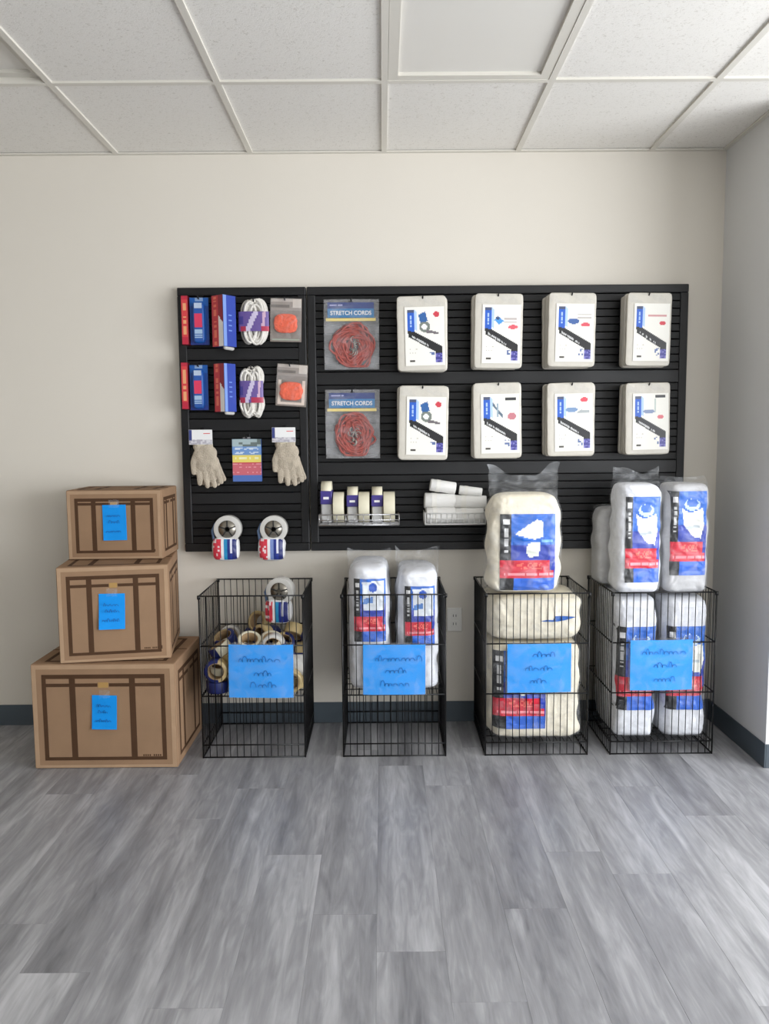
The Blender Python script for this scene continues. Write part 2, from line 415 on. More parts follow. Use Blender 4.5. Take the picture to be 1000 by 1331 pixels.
# wall socket
p = P(591, 805, 0)
t = thing('wall_socket', 'white double power socket on the wall between the second and third wire bins', 'socket', (p.x, 0, p.z))
MB().box(-.036, -.006, -.058, .036, 0, .058).build('cover_plate', 'outlet', t, bevel=.003)
for dz in (-.02, .02):
    s_ = MB().box(-.017, -.009, dz-.015, .017, -.006, dz+.015).build('socket_face', 'outlet', t, bevel=.002)
    sl = MB(); sl.box(-.008, -.0095, dz-.006, -.005, -.009, dz+.006); sl.box(.005, -.0095, dz-.006, .008, -.009, dz+.006); sl.build('slot', 'slot', s_)

# ================================================================== SLATWALL BOARDS
BY = -.032                                                         # front of the boards
def board(label, xa, xb, za, zb, bands):
    t = thing('slatwall_board', label, 'display board', ((xa+xb)/2, 0, za), 0, 'black slatwall boards'); a = (xb-xa)/2; h = zb-za; fw = .038
    MB().box(-a+.005, -.012, .005, a-.005, 0, h-.005).build('backing', 'black_board', t)
    MB().box(-a, BY-.006, h-fw, a, -.001, h).build('frame_rail', 'black_frame', t, bevel=.004); MB().box(-a, BY-.006, 0, a, -.001, fw).build('frame_rail', 'black_frame', t, bevel=.004)
    for s in (-1, 1): MB().box(min(s*a, s*(a-fw)), BY-.006, fw, max(s*a, s*(a-fw)), -.001, h-fw).build('frame_post', 'black_frame', t, bevel=.004)
    z = fw; pitch = .0355; ww = a-fw; me = {}
    bl = sorted((b0-za, b1-za) for b0, b1 in bands)
    def strip(z0, z1, nm):
        k = round(z1-z0, 4)
        if k not in me:
            mb = MB(); g = .0025; d = BY if nm == 'slat' else BY-.003
            prof = [(-.012, 0), (d+.004, 0), (d, .002), (d, k-g-.002), (d+.004, k-g), (-.012, k-g)]
            n = len(prof); mb.v = [(-ww, y, z) for y, z in prof]+[(ww, y, z) for y, z in prof]
            mb.f = [(i, (i+1) % n, n+(i+1) % n, n+i) for i in range(n)]+[tuple(range(n)), tuple(range(2*n-1, n-1, -1))]; mb.c = [None]*len(mb.f)
            me[k] = mb.mesh(nm); me[k].materials.append(M['black_board' if nm == 'slat' else 'black_frame'])
        obj(nm, me[k], None, t, (0, 0, z0))
    def fill(z0, z1):
        n = max(1, round((z1-z0)/pitch)); q = (z1-z0)/n
        for i in range(n): strip(z0+q*i, z0+q*(i+1), 'slat')
    for b0, b1 in bl: fill(z, b0); strip(b0, b1, 'wide_band'); z = b1
    fill(z, h-fw)
    return t
ZB, ZT = .851, 2.075
def zpx(y, x=600): return P(x, y, BY).z
board('narrower black slatwall board on the left holding small packs and gloves', -.938, -.347, ZB, ZT, [(zpx(468, 300), zpx(452, 300)), (zpx(560, 300), zpx(544, 300)), (zpx(655, 300), zpx(640, 300))])
board('wide black slatwall board on the right holding ten larger packs', -.341, 1.417, ZB, ZT, [(zpx(499), zpx(482)), (zpx(616), zpx(599))])

def hook(label, x, z, length, group='slatwall hooks'):
    t = thing('peg_hook', label, 'hook', (x, BY, z), 0, group)
    MB().box(-.012, -.005, -.02, .012, 0, .02).build('back_plate', 'dark_hook', t, bevel=.002)
    MB().tube([(0, -.004, 0), (0, -length, 0), (0, -length-.012, .010)], .0032, 8).build('rod', 'dark_hook', t, True)
    return t

# ------------------------------------------------------------------ superellipsoid packs and bags
def sp(v, e): return math.copysign(abs(v)**e, v)
class Bag:
    def __init__(s, w, d, h, n=3.0, m=5.0, amp=.006, fr=14, seed=0, ridge=0, taper=0): s.ridge, s.taper = ridge, taper; s.w, s.d, s.h, s.n, s.m, s.amp, s.fr, s.seed = w, d, h, n, m, amp, fr, seed
    def wr(s, x, z): return s.amp*noise.noise(Vector((x*s.fr+s.seed*7.3, z*s.fr*.8, s.seed*3.1)))+s.ridge*(.5-2*abs(noise.noise(Vector((x*s.fr*1.5+z*s.fr*.9, z*s.fr*1.6-x*4, s.seed*5.7+9)))))+s.amp*.3*noise.noise(Vector((x*s.fr*2.6, z*s.fr*2.2, s.seed*2.7+9)))
    def pt(s, u, v, off=0):                                       # u angle, v height
        zz = -1+2*v; sc = max(0, 1-abs(zz)**s.m)**(1/s.n); a = 2*PI*u
        x = s.w/2*sc*sp(math.cos(a), 2/s.n); y = s.d/2*sc*sp(math.sin(a), 2/s.n); z = s.h*v
        wgt = abs(y)/(s.d/2); y += math.copysign(s.wr(x, z)*wgt, y) if abs(y) > 1e-6 else 0
        x *= 1-s.taper*max(0, (v-.55)/.45)**2
        x += (s.amp*.8+s.ridge)*noise.noise(Vector((z*s.fr, y*s.fr, s.seed+4)))
        k = Vector((x, y, 0)); k = k.normalized() if k.length > 1e-6 else Vector((0, 0, 1 if v > .5 else -1))
        return (x+k.x*off, y+k.y*off, z+(k.z*off if v in (0, 1) else (off*zz*.6)))
    def front(s, x, z, off=.002):
        q = max(0, 1-abs(2*x/s.w)**s.n-abs(2*z/s.h-1)**s.m)**(1/s.n); y = s.d/2*q
        return (x, -(y+s.wr(x, z)*q)-off, z)
    def body(s, nu=44, nv=26, off=0):
        mb = MB(); vs = [.5-.5*math.cos(PI*(j/nv)) for j in range(nv+1)]
        mb.grid(lambda u, v: s.pt(u+.013, vs[round(v*nv)], off), nu, nv, True); return mb
    def film(s, flap, off=.006, nu=60, nv=22, ears=.5):
        mb = MB(); seed = s.seed+50; top = .93
        def fn(u, v):
            if v <= .62:
                return s.pt(u, (.5-.5*math.cos(PI*(v/.62)*.5))*2*.93*.5 if v < .31 else .002+(top-.002)*(v/.62), off)
            q = (v-.62)/.38; bx, by, bz = s.pt(u, top, off); a = 2*PI*u
            x = bx*(1+.06*q)+.012*q*noise.noise(Vector((bx*9, seed, q*3)))
            y = by*(1-q)**1.6+q*.022*noise.noise(Vector((bx*16, seed+3, q*2)))+math.copysign(.002, by)
            e = abs(2*bx/s.w)
            z = bz+q*flap*(.85+ears*.40*e**2+.45*noise.noise(Vector((bx*12, seed+6, 0))))
            return (x, y, z)
        mb.grid(fn, nu, nv, True); return mb

# print designs -----------------------------------------------------
WHITE, BLK, BLU, DBL, RED = (238, 238, 234), (22, 22, 26), (30, 104, 204), (38, 62, 170), (208, 34, 58)
def cover_design(kind):
    def fn(u, v):
        c_ = (240, 238, 230)
        if inpoly(u, v, [(.06, .60), (.06, .95), (.24, .95), (.24, .55)]):
            c_ = (34, 92, 196) if v < .90 else (70, 80, 110)
            if .12 < u < .17 and .66 < v < .86 and hsh(int(v*60), 2) > .35: c_ = (170, 196, 240)
        if inpoly(u, v, [(.24, .62), (.30, .60), (.30, .92), (.24, .95)]): c_ = (178, 206, 246)
        if inpoly(u, v, [(.06, .60), (.24, .58), (.94, .32), (.94, .16), (.82, .14), (.76, .235), (.10, .485)]):
            c_ = BLK
            mid = .52-(u-.10)*.40
            if .16 < u < .62 and abs(v-mid-.012) < .018 and hsh(int(u*46), kind) > .3: c_ = (196, 196, 196)
        if .76 < u < .94 and .05 < v < .21: c_ = (60, 58, 140) if hsh(int(u*30), int(v*40)) > .3 else (120, 118, 190)
        if .60 < u < .74 and .10 < v < .22 and hsh(int(u*26), int(v*34), kind) > .62: c_ = (90, 110, 160)
        if .10 < u < .24 and .06 < v < .10: c_ = (70, 66, 60)
        if .10 < u < .32 and .16 < v < .34 and int(v*44) % 3 == 0 and hsh(int(u*30), int(v*44)) > .4: c_ = (196, 190, 178)
        if kind == 0:
            if inpoly(u, v, [(.34, .86), (.52, .92), (.58, .76), (.40, .72)]): c_ = (44, 96, 160)
            if ell(u, v, .50, .66, .14, .09): c_ = (120, 128, 120)
            if ell(u, v, .49, .66, .07, .05): c_ = (244, 244, 240)
            if inpoly(u, v, [(.50, .56), (.84, .53), (.86, .56), (.56, .61)]): c_ = (110, 104, 108)
            if ell(u, v, .80, .87, .08, .045): c_ = (206, 60, 76)
        elif kind == 1:
            if inpoly(u, v, [(.30, .74), (.42, .80), (.56, .72), (.44, .66)]): c_ = (70, 150, 220)
            if ell(u, v, .40, .77, .05, .03): c_ = (40, 70, 120)
            if ell(u, v, .80, .62, .13, .035): c_ = (222, 90, 104)
            if .56 < u < .90 and .70 < v < .80 and int(v*60) % 3 == 0: c_ = (190, 180, 178)
        elif kind == 2:
            if ell(u, v, .46, .70, .15, .05): c_ = (60, 96, 160)
            if ell(u, v, .78, .64, .12, .035): c_ = (216, 80, 96)
            if .56 < u < .94 and .72 < v < .84 and int(v*60) % 3 == 0: c_ = (196, 190, 186)
        elif kind == 3:
            if ell(u, v, .80, .66, .09, .035): c_ = (212, 66, 80)
            if .40 < u < .92 and .77 < v < .80: c_ = (206, 150, 150)
        elif kind == 4:
            if abs((u-.44)*.8+(v-.72)) < .03 and .30 < u < .56: c_ = (90, 110, 130)
            if abs(u-.44) < .02 and .62 < v < .84: c_ = (150, 168, 184)
            if .62 < u < .92 and .88 < v < .93: c_ = (40, 40, 44)
            if ell(u, v, .80, .62, .11, .06): c_ = (196, 120, 130)
        elif kind == 5:
            if ell(u, v, .45, .72, .16, .045): c_ = (120, 150, 190)
            if inpoly(u, v, [(.56, .66), (.92, .66), (.92, .70), (.70, .72)]): c_ = (170, 176, 178)
            if ell(u, v, .78, .89, .10, .04): c_ = (222, 70, 88)
        else:
            if ell(u, v, .46, .68, .17, .035): c_ = (130, 146, 180)
            if .60 < u < .66 and .66 < v < .90: c_ = (190, 200, 196)
            if .64 < u < .92 and .92 < v < .96: c_ = (40, 40, 44)
            if ell(u, v, .78, .58, .09, .035): c_ = (220, 110, 120)
        return c_
    return fn
def moving_design(kind):
    def fn(u, v):
        if u < .21 and v > .17:
            c_ = BLK
            if .05 < u < .17 and .86 < v < .94: c_ = (226, 226, 226)
            if .08 < u < .14 and .50 < v < .82 and hsh(int(v*50), kind) > .25: c_ = (196, 196, 196)
        elif v < .17: c_ = BLK if u < .24 else (32, 100, 210)
        else:
            c_ = BLU if v > .60 else DBL
            if kind == 0:
                if inpoly(u, v, [(.26, .74), (.66, .93), (.78, .90), (.78, .70), (.62, .67)]): c_ = WHITE
                if inpoly(u, v, [(.50, .62), (.74, .64), (.70, .46), (.54, .43), (.46, .50)]): c_ = (220, 224, 214)
                if .74 < u < .96 and .64 < v < .67: c_ = (120, 180, 236)
            elif kind == 1:
                if ell(u, v, .58, .84, .22, .07) and not ell(u, v, .58, .86, .16, .05): c_ = (200, 224, 244)
                if inpoly(u, v, [(.30, .80), (.50, .74), (.88, .80), (.92, .60), (.84, .44), (.62, .46), (.36, .60)]): c_ = (236, 236, 228)
                if inpoly(u, v, [(.40, .58), (.80, .60), (.80, .57), (.44, .55)]): c_ = (190, 200, 206)
            else:
                if inpoly(u, v, [(.26, .95), (.96, .97), (.96, .50), (.30, .50)]): c_ = (226, 232, 240)
                if ell(u, v, .60, .86, .13, .07): c_ = (40, 90, 196)
                if inpoly(u, v, [(.30, .68), (.60, .72), (.60, .62), (.30, .60)]): c_ = (90, 140, 210)
        if .17 < v < .40 and u < (.90 if v > .26 else .98):
            c_ = RED
            if .205 < v < .235 and .06 < u and hsh(int(u*40), 5) > .3: c_ = (244, 150, 160)
            if .28 < v < .36 and .30 < u < .76 and hsh(int(u*30), int(v*40), 8) > .55: c_ = (236, 110, 96)
        return c_
    return fn

# ------------------------------------------------------------------ cover packs on hooks (four columns, two rows)
pack_meshes = {}
def pack_mesh(w_, h_, sd):
    k = (round(w_, 3), round(h_, 3), sd)
    if k not in pack_meshes:
        b = Bag(w_, .021, h_, 12, 26, .0016, 22, sd); me = b.body(64, 22).mesh('pouch', True); me.materials.append(M['poly_pack']); pack_meshes[k] = (b, me)
    return pack_meshes[k]
cols = [(515, 582), (611, 679), (704, 774), (803, 872)]; rows = [[(384, 482), (381, 479), (380, 477), (380, 476)], [(501, 598), (497, 596), (497, 593), (497, 591)]]
kinds = [[0, 1, 2, 3], [0, 4, 5, 6]]
cname = ['beside the stretch cords', 'in middle column', 'second from right', 'at right end']
pic = [['with a blue cushion picture', 'with small blue picture and red words', 'with a dark blue bed picture', 'with only red words on it'], ['with a blue cushion picture', 'with a thin grey drawing', 'with a pale blue sofa picture', 'with a faded blue bar']]
NP, PT = 5, .0235
for r_ in range(2):
    for c_ in range(4):
        Yf = BY-.018-NP*PT
        (x0, x1), (y0, y1) = cols[c_], rows[r_][c_]
        sh = 3+3.2*c_                                             # the stack's left side shows more and more towards the right
        xc, zb, wd, ht = rect(x0+sh*.9, y0, x1, y1, Yf)
        rn = ('upper row', 'lower row')[r_]; ztop = zb+ht
        hook('black peg hook carrying the white cover packs %s, %s' % (cname[c_], rn), xc, ztop-.014, NP*PT+.014)
        for k in range(NP):
            b, me = pack_mesh(.232, .335, (r_*4+c_+k) % 4)
            Y = BY-.018-PT*(k+.5); front = k == NP-1
            jx, jz, jr = (0, 0, 0) if front else (random.uniform(-.004, .004), random.uniform(-.003, .002), random.uniform(-.012, .012))
            lab = ('front white cover pack %s, %s, %s' % (pic[r_][c_], rn, cname[c_])) if front else '%s white cover pack counted from the front, %s, %s' % (('fifth', 'fourth', 'third', 'second')[k], rn, cname[c_])
            t = thing('cover_pack', lab, 'pack', (xc+jx, Y, zb+jz), 0, 'white cover packs, %s %s' % (rn, cname[c_])); t.rotation_euler.y = jr if not front else (.015 if c_ else -.02)*(-1 if r_ else 1)
            q = obj('pouch', me, None, t); q.scale = (wd/.232, 1, ht/.335)
            if front:
                W2 = wd/2; printed('label_sheet', t, cover_design(kinds[r_][c_]), lambda u, v, b=b, wd=wd, ht=ht: (wd*(-.345+.80*u), -.0135, ht*(.07+.78*v)), 46, 62)
                MB().grid(lambda u, v, wd=wd, ht=ht: (wd*(-.47+.94*u), -.0108-.001*math.sin(9*u+3*v), ht*(.865+.12*v)), 8, 3).build('clear_header', 'film', t, True)

# ------------------------------------------------------------------ stretch cord packs
def cord_pack(x0, y0, x1, y1, label, sd):
    Yf = BY-.05; xc, zb, wd, ht = rect(x0, y0, x1, y1, Yf)
    hook('black peg hook carrying the '+('upper' if sd == 1 else 'lower')+' pack of red stretch cords', xc, zb+ht-.012, .062)
    t = thing('stretch_cord_pack', label, 'pack', (xc, Yf+.012, zb), 0, 'stretch cord packs'); a = wd/2
    MB().box(-a, .009, 0, a, .011, ht).build('backing_card', 'film_thick', t, bevel=.004)
    def hd(u, v):
        c_ = (48, 118, 170) if v < .60 else (44, 60, 120)
        if .06 < u < .32 and .76 < v < .86 and hsh(int(u*50), sd) > .2: c_ = (160, 160, 200)
        return c_
    hp = printed('header_card', t, hd, lambda u, v: (-a*.86+2*a*.84*u, -.004-.003*math.sin(PI*u), ht*(.735+.215*v)), 40, 22)
    text_mesh('STRETCH CORDS', .026, 'white_plastic', hp, (-.002, -.0085, ht*.797), width=wd*.74)
    MB().box(-a*.92, -.010, ht*.685, a*.88, -.004, ht*.725).build('yellow_stripe', 'yellow', t)
    rnd = random.Random(sd); cb = MB()
    for k in range(24):
        cx, cz = rnd.uniform(-.012, .026), ht*.335+rnd.uniform(-.02, .02); rx, rz = rnd.uniform(.025, .088), rnd.uniform(.04, .098); ph = rnd.uniform(0, 6)
        cb.tube([(cx+min(max(rx*math.cos(q*PI/12)+.010*math.sin(q*PI/4+ph), -a*.80-cx), a*.84-cx), -.001+.0045*math.sin(q*PI/6+k)+.0003*k-.003, min(ht*.66, max(.014, cz+rz*math.sin(q*PI/12)))) for q in range(24)], .005, 6, True)
    cb.build('cords', 'cord_red', t, True)
    hk = MB()
    for k in range(7):
        q = rnd.uniform(0, 6); cx, cz = .008+.018*math.cos(q), ht*.33+.03*math.sin(q)
        hk.tube([(cx+.012*math.cos(e*.6+q), -.014, cz+.014*math.sin(e*.6+q)) for e in range(8)], .0022, 6)
    hk.build('metal_hooks', 'steel', t, True)
    fm = Bag(wd, .036, ht, 8, 10, .0015, 20, sd); fm.body(32, 16).build('clear_bag', 'film', t, True, loc=(0, -.004, 0))
mat('yellow', (226, 204, 120), .5)
cord_pack(421, 388, 493, 480, 'upper clear pack of red stretch cords with blue header on the wide board', 1)
cord_pack(423, 506, 494, 596, 'lower clear pack of red stretch cords with blue header on the wide board', 2)

# ------------------------------------------------------------------ small packs on the narrow board
def red_carton(x0, y0, x1, y1, label, rn, sd):
    Yf = BY-.05; xc, zb, wd, ht = rect(x0, y0, x1, y1, Yf)
    t = thing('slim_carton', label, 'carton', (xc, BY-.004, zb), 0, 'slim red cartons'); a = wd/2
    MB().box(-a, -.046, 0, a, 0, ht).build('carton_body', 'red_dark', t, bevel=.002)
    def fn(u, v):
        c_ = (214, 66, 70)
        if .3 < u < .75 and .18 < v < .88 and hsh(int(v*26), sd) > .45: c_ = (236, 170, 120)
        if v < .14 or v > .93: c_ = (190, 40, 64)
        return c_
    printed('front_print', t, fn, flat(-a+.001, .002, a-.001, ht-.002, -.0468), 8, 40)
def knife_pack(x0, y0, x1, y1, label, rn, sd):
    Yf = BY-.05; xc, zb, wd, ht = rect(x0, y0, x1, y1, Yf); a = wd/2
    hook('black peg hook carrying the flat blue pack, %s row of the narrow board' % rn, xc, zb+ht-.006, .05)
    t = thing('blue_blister_pack', label, 'pack', (xc, BY-.036, zb), 0, 'flat blue packs')
    MB().box(-a, 0, 0, a, .004, ht).build('card', 'navy', t, bevel=.002)
    def fn(u, v):
        c_ = (26, 76, 156) if v < .82 else (24, 96, 180)
        if v < .10: c_ = (36, 60, 140)
        if .3 < u < .7 and v > .92: c_ = (150, 180, 220)
        return c_
    printed('card_print', t, fn, flat(-a+.001, .001, a-.001, ht-.001, -.0006), 14, 40)
    bl = Bag(wd*.62, .036, ht*.86, 4, 8, .001, 10, sd).body(28, 14).build('blister_tool', 'blue', t, True, loc=(0, -.006, ht*.03)); 
    def f2(u, v):
        if .36 < v < .72: return (224, 62, 98)
        if v < .86: c0 = (44, 90, 170)
        if .08 < v < .30: return (170, 198, 226) if int(v*50) % 3 else (70, 110, 180)
        if v > .86: return (190, 206, 228)
        return c0
    printed('tool_print', t, f2, flat(-wd*.20, ht*.07, wd*.20, ht*.87, -.0256), 10, 36)
def angled_carton(x0, y0, x1, y1, label, rn, sd):
    Yf = BY-.06; xc, zb, wd, ht = rect(x0, y0, x1, y1, Yf); s_ = wd*.70
    hook('black peg hook carrying the red and blue angled carton, %s row' % rn, xc+.004, zb+ht-.004, .04)
    t = thing('angled_carton', label, 'carton', (xc, BY-.062, zb+.012), PI/4+.12, 'red and blue angled cartons'); a = s_/2; hh = ht-.012
    MB().box(-a, -a, 0, a, a, hh).build('carton_body', 'navy', t, bevel=.002)
    def fr(u, v):
        c_ = (204, 56, 66)
        if u > .62 and v < .45+.4*(1-u): c_ = (240, 236, 232)
        elif u > .55 and v > .4: c_ = (150, 30, 50)
        elif .2 < u < .4 and hsh(int(v*30), sd) > .5: c_ = (236, 120, 96)
        return c_
    def fb(u, v):
        c_ = (42, 66, 160)
        if u < .25: c_ = (120, 150, 214)
        elif .45 < u < .7 and .3 < v < .7 and int(v*40) % 4 == 0: c_ = (110, 140, 210)
        return c_
    printed('red_print', t, fr, lambda u, v: (-a-.0006, a-.001-(2*a-.002)*u, .001+(hh-.002)*v), 12, 40)
    printed('blue_print', t, fb, lambda u, v: (-a+.001+(2*a-.002)*u, -a-.0006, .001+(hh-.002)*v), 12, 40)
    MB().capsule((-a*.3, -a*.5, -.002), (a*.9, -a*.3, -.004), .011, .010).build('clear_end_cap', 'tape_clear', t, True)
def cord_bundle(x0, y0, x1, y1, label, rn, sd, slim):
    Yf = BY-.05; xc, zb, wd, ht = rect(x0, y0, x1, y1, Yf); a = wd/2; rnd = random.Random(sd)
    hook('black peg hook carrying the white cord bundle, %s row' % rn, xc, zb+ht-.012, .045)
    t = thing('white_cord_bundle', label, 'cord', (xc, BY-.032, zb), 0, 'white cord bundles')
    mb = MB()
    for k in range(24):
        ox = rnd.uniform(-.5, .5)*a; tp = ht*rnd.uniform(.86, 1.0); bt = ht*rnd.uniform(0, .10)+.006; hw = a*rnd.uniform(.28, .5); yy = -.016+.0014*k
        pts = []
        for q in range(28):
            e = q/28*2*PI; z = bt+(tp-bt)*(.5-.5*math.cos(e)); s_ = z/ht
            pin = 1-.35*math.exp(-((s_-.55)/.2)**2) if slim else 1-.12*math.exp(-((s_-.55)/.2)**2)
            pts.append((max(-a, min(a, (ox+hw*math.sin(e)*1.15)*pin)), yy+.003*math.sin(3*e+k), z))
        mb.tube(pts, .0058, 6, True)
    mb.build('cord_loops', 'rope_white', t, True)
    def fn(u, v):
        c_ = (104, 84, 150)
        if inpoly(u, v, [(.30, 0), (.42, 0), (.62, 1), (.50, 1)]): c_ = (206, 196, 222)
        if inpoly(u, v, [(.66, 0), (.74, 0), (.80, 1), (.72, 1)]): c_ = (200, 168, 190)
        if .10 < u < .28 and .35 < v < .75: c_ = (70, 62, 140)
        if v < .25 and hsh(int(u*6), 3, sd) > .5: c_ = (176, 50, 80)
        return c_
    ww = a*(.86 if slim else 1.04)
    printed('paper_band', t, fn, lambda u, v: (-ww*math.cos(PI*u), -.016-.012*math.sin(PI*u)-.002, ht*(.30+.42*v)), 30, 20)
def orange_pack(x0, y0, x1, y1, label, rn, sd, rot):
    Yf = BY-.04; xc, zb, wd, ht = rect(x0, y0, x1, y1, Yf); a = wd/2
    hook('black peg hook carrying the clear pack of orange foam, %s row' % rn, xc, zb+ht-.008, .04)
    t = thing('orange_foam_pack', label, 'pack', (xc, Yf+.010, zb), 0, 'clear packs with orange contents'); t.rotation_euler.y = rot
    MB().box(-a, .004, 0, a, .006, ht).build('backing_card', 'taupe', t, bevel=.002)
    printed('header_print', t, lambda u, v: (204, 194, 184) if u > .70 and v > .2 else ((186, 176, 168) if v > .72 else ((112, 104, 98) if .3 < v < .5 and u < .6 else (150, 140, 132))), flat(-a*.96, ht*.72, a*.96, ht*.985, .0034), 18, 8)
    Bag(wd*.74, .018, ht*.44, 3.2, 3.2, .006, 55, sd).body(36, 20).build('orange_contents', 'orange', t, True, loc=(0, -.004, ht*(.20 if sd == 1 else .14)))
    printed('white_rim', t, lambda u, v: (222, 206, 192) if (u < .1 or u > .9 or v < .12) and sd == 2 else ((160, 170, 150) if v < .05 else None), flat(-a*.88, ht*.04, a*.88, ht*.62, .0032), 18, 20)
    Bag(wd, .028, ht, 7, 9, .0012, 30, sd).body(26, 12).build('clear_bag', 'film', t, True, loc=(0, -.005, 0))
mat('taupe', (132, 122, 114), .6, var=.1, vscale=50)
red_carton(236, 384, 244.5, 448, 'slim red carton, upper of two at the narrow board\'s left edge', 'upper', 1)
red_carton(236, 471, 244.5, 532, 'slim red carton, lower of two at the narrow board\'s left edge', 'lower', 2)
knife_pack(246, 386, 271, 448, 'flat blue blister pack with pink middle, upper row beside slim red carton', 'upper', 1)
knife_pack(246, 474, 270, 533, 'flat blue blister pack with pink middle, lower row beside slim red carton', 'lower', 2)
angled_carton(276, 385, 307, 455, 'red and blue carton turned corner-on, upper row of narrow board', 'upper', 1)
angled_carton(279, 473, 307, 539, 'red and blue carton turned corner-on, lower row of narrow board', 'lower', 2)
cord_bundle(311, 388, 349, 449, 'bulky white cord bundle in purple paper band, upper row', 'upper', 3, False)
cord_bundle(309, 476, 345, 544, 'slimmer white cord bundle in purple paper band, lower row', 'lower', 4, True)
orange_pack(350, 387, 391, 444, 'clear pack with orange contents, upper row of narrow board', 'upper', 1, .03)
orange_pack(357, 473, 397, 528, 'clear pack with orange contents and white rim, lower row, tilted', 'lower', 2, .07)

# gloves
def glove_mesh(sd, flip):
    g = MB(); w_ = 1
    g.capsule((-.022, 0, -.06), (.022, 0, -.06), .032, .032); g.capsule((-.018, 0, -.10), (.020, 0, -.10), .032, .032); g.capsule((-.016, 0, -.02), (.016, 0, -.02), .028, .028)
    for k, (x, l, dx) in enumerate(((-.036, .052, -.010), (-.012, .068, -.003), (.013, .072, .004), (.037, .060, .012))):
        g.capsule((x, 0, -.105), (x+dx*.5, -.004, -.125-l*.5), .0145, .0135); g.capsule((x+dx*.5, -.004, -.125-l*.5), (x+dx, .002, -.125-l), .0135, .0115)
    g.capsule((-.034, 0, -.05), (-.056, -.004, -.085), .018, .015); g.capsule((-.056, -.004, -.085), (-.062, -.002, -.125), .015, .0125)
    me0 = g.mesh('g'); o = bpy.data.objects.new('g', me0); C.objects.link(o); m = o.modifiers.new('r', 'REMESH'); m.mode = 'VOXEL'; m.voxel_size = .0036
    sm = o.modifiers.new('s', 'SMOOTH'); sm.iterations = 4
    dg = bpy.context.evaluated_depsgraph_get(); dg.update(); me = bpy.data.meshes.new_from_object(o.evaluated_get(dg)); bpy.data.objects.remove(o); bpy.data.meshes.remove(me0)
    for v in me.vertices:
        v.co.y = v.co.y*.50+.0025*noise.noise(v.co*40+Vector((sd, 0, 0)))
        if flip: v.co.x = -v.co.x
    if flip: me.flip_normals()
    me.polygons.foreach_set('use_smooth', [True]*len(me.polygons)); me.materials.clear(); me.materials.append(M['glove']); return me
gm_a = glove_mesh(1, False)
def gloves(x0, y0, x1, y1, label, which, sd, rot):
    Yf = BY-.045; xc, zb, wd, ht = rect(x0, y0, x1, y1, Yf); zt = zb+ht
    hook('black peg hook carrying the '+which+' pair of knitted gloves', xc-.012, zt-.010, .05)
    t = thing('work_gloves', label, 'gloves', (xc, BY-.044, zt), 0, 'knitted work gloves')
    for k in range(2):
        g = obj('glove', gm_a, None, t, (-.002-.010*k, -.012+.024*(k), -.056+.002*k)); g.rotation_euler.y = rot+(-.10*k); g.scale = (1.04, .85, (ht-.056)/.205)
        MB().lathe([(.0335, -.018), (.036, -.010), (.035, .006), (.031, .010)], 24).build('cuff', 'glove_cuff', g, True).scale = (1.15, .42, 1)
    def fn(u, v):
        if u < .14 and v > .25: return (60, 70, 130)
        c_ = (238, 238, 238)
        if v < .34: c_ = (176, 172, 182) if hsh(int(u*12), int(v*20), sd) > .4 else (214, 212, 216)
        if .62 < u < .9 and .70 < v < .80: c_ = (216, 90, 90)
        return c_
    MB().box(-.060, -.028, -.070, .048, -.0265, -.002).build('header_card', 'white_plastic', t, bevel=.0015)
    printed('header_print', t, fn, flat(-.059, -.069, .047, -.003, -.0286), 24, 18)
gloves(243, 558, 287, 635, 'beige knitted work gloves under white card, left of the banded card pack', 'left', 1, -.16)
gloves(350, 555, 394, 632, 'beige knitted work gloves under white card, right of the banded card pack', 'right', 2, -.12)
# banded card pack between the gloves
xc, zb, wd, ht = rect(302, 568, 340, 626, BY-.03)
hook('black peg hook carrying the blue, yellow and red banded card pack', xc, zb+ht-.005, .03)
t = thing('banded_card_pack', 'small card pack with blue, yellow and red bands between two pairs of gloves', 'pack', (xc, BY-.022, zb)); a = wd/2
MB().box(-a, -.006, 0, a, .006, ht*.955).build('card_body', 'blue', t, bevel=.002)
def band_fn(u, v):
    if v < .16: return (82, 112, 180)
    if v < .42: return (226, 160, 166) if int(v*60) % 4 == 0 and hsh(int(u*16), int(v*60)) > .3 else (204, 104, 116)
    if v < .455: return (196, 60, 80)
    if v < .62: return (240, 236, 190) if .52 < v < .57 and hsh(int(u*14), 3) > .4 else (232, 214, 110)
    if v < .82: return (206, 218, 232) if (.66 < v < .70 or .74 < v < .79) and .1 < u < .9 and hsh(int(u*14), int(v*30), 2) > .3 else (112, 150, 204)
    return (168, 186, 190) if hsh(int(u*8), int(v*16), 4) > .4 else (106, 118, 116)
printed('card_print', t, band_fn, flat(-a+.001, .001, a-.001, ht*.953, -.0066), 22, 40)
MB().box(-.018, -.003, ht*.95, .018, .003, ht).build('hang_tab', 'film_thick', t, bevel=.002)

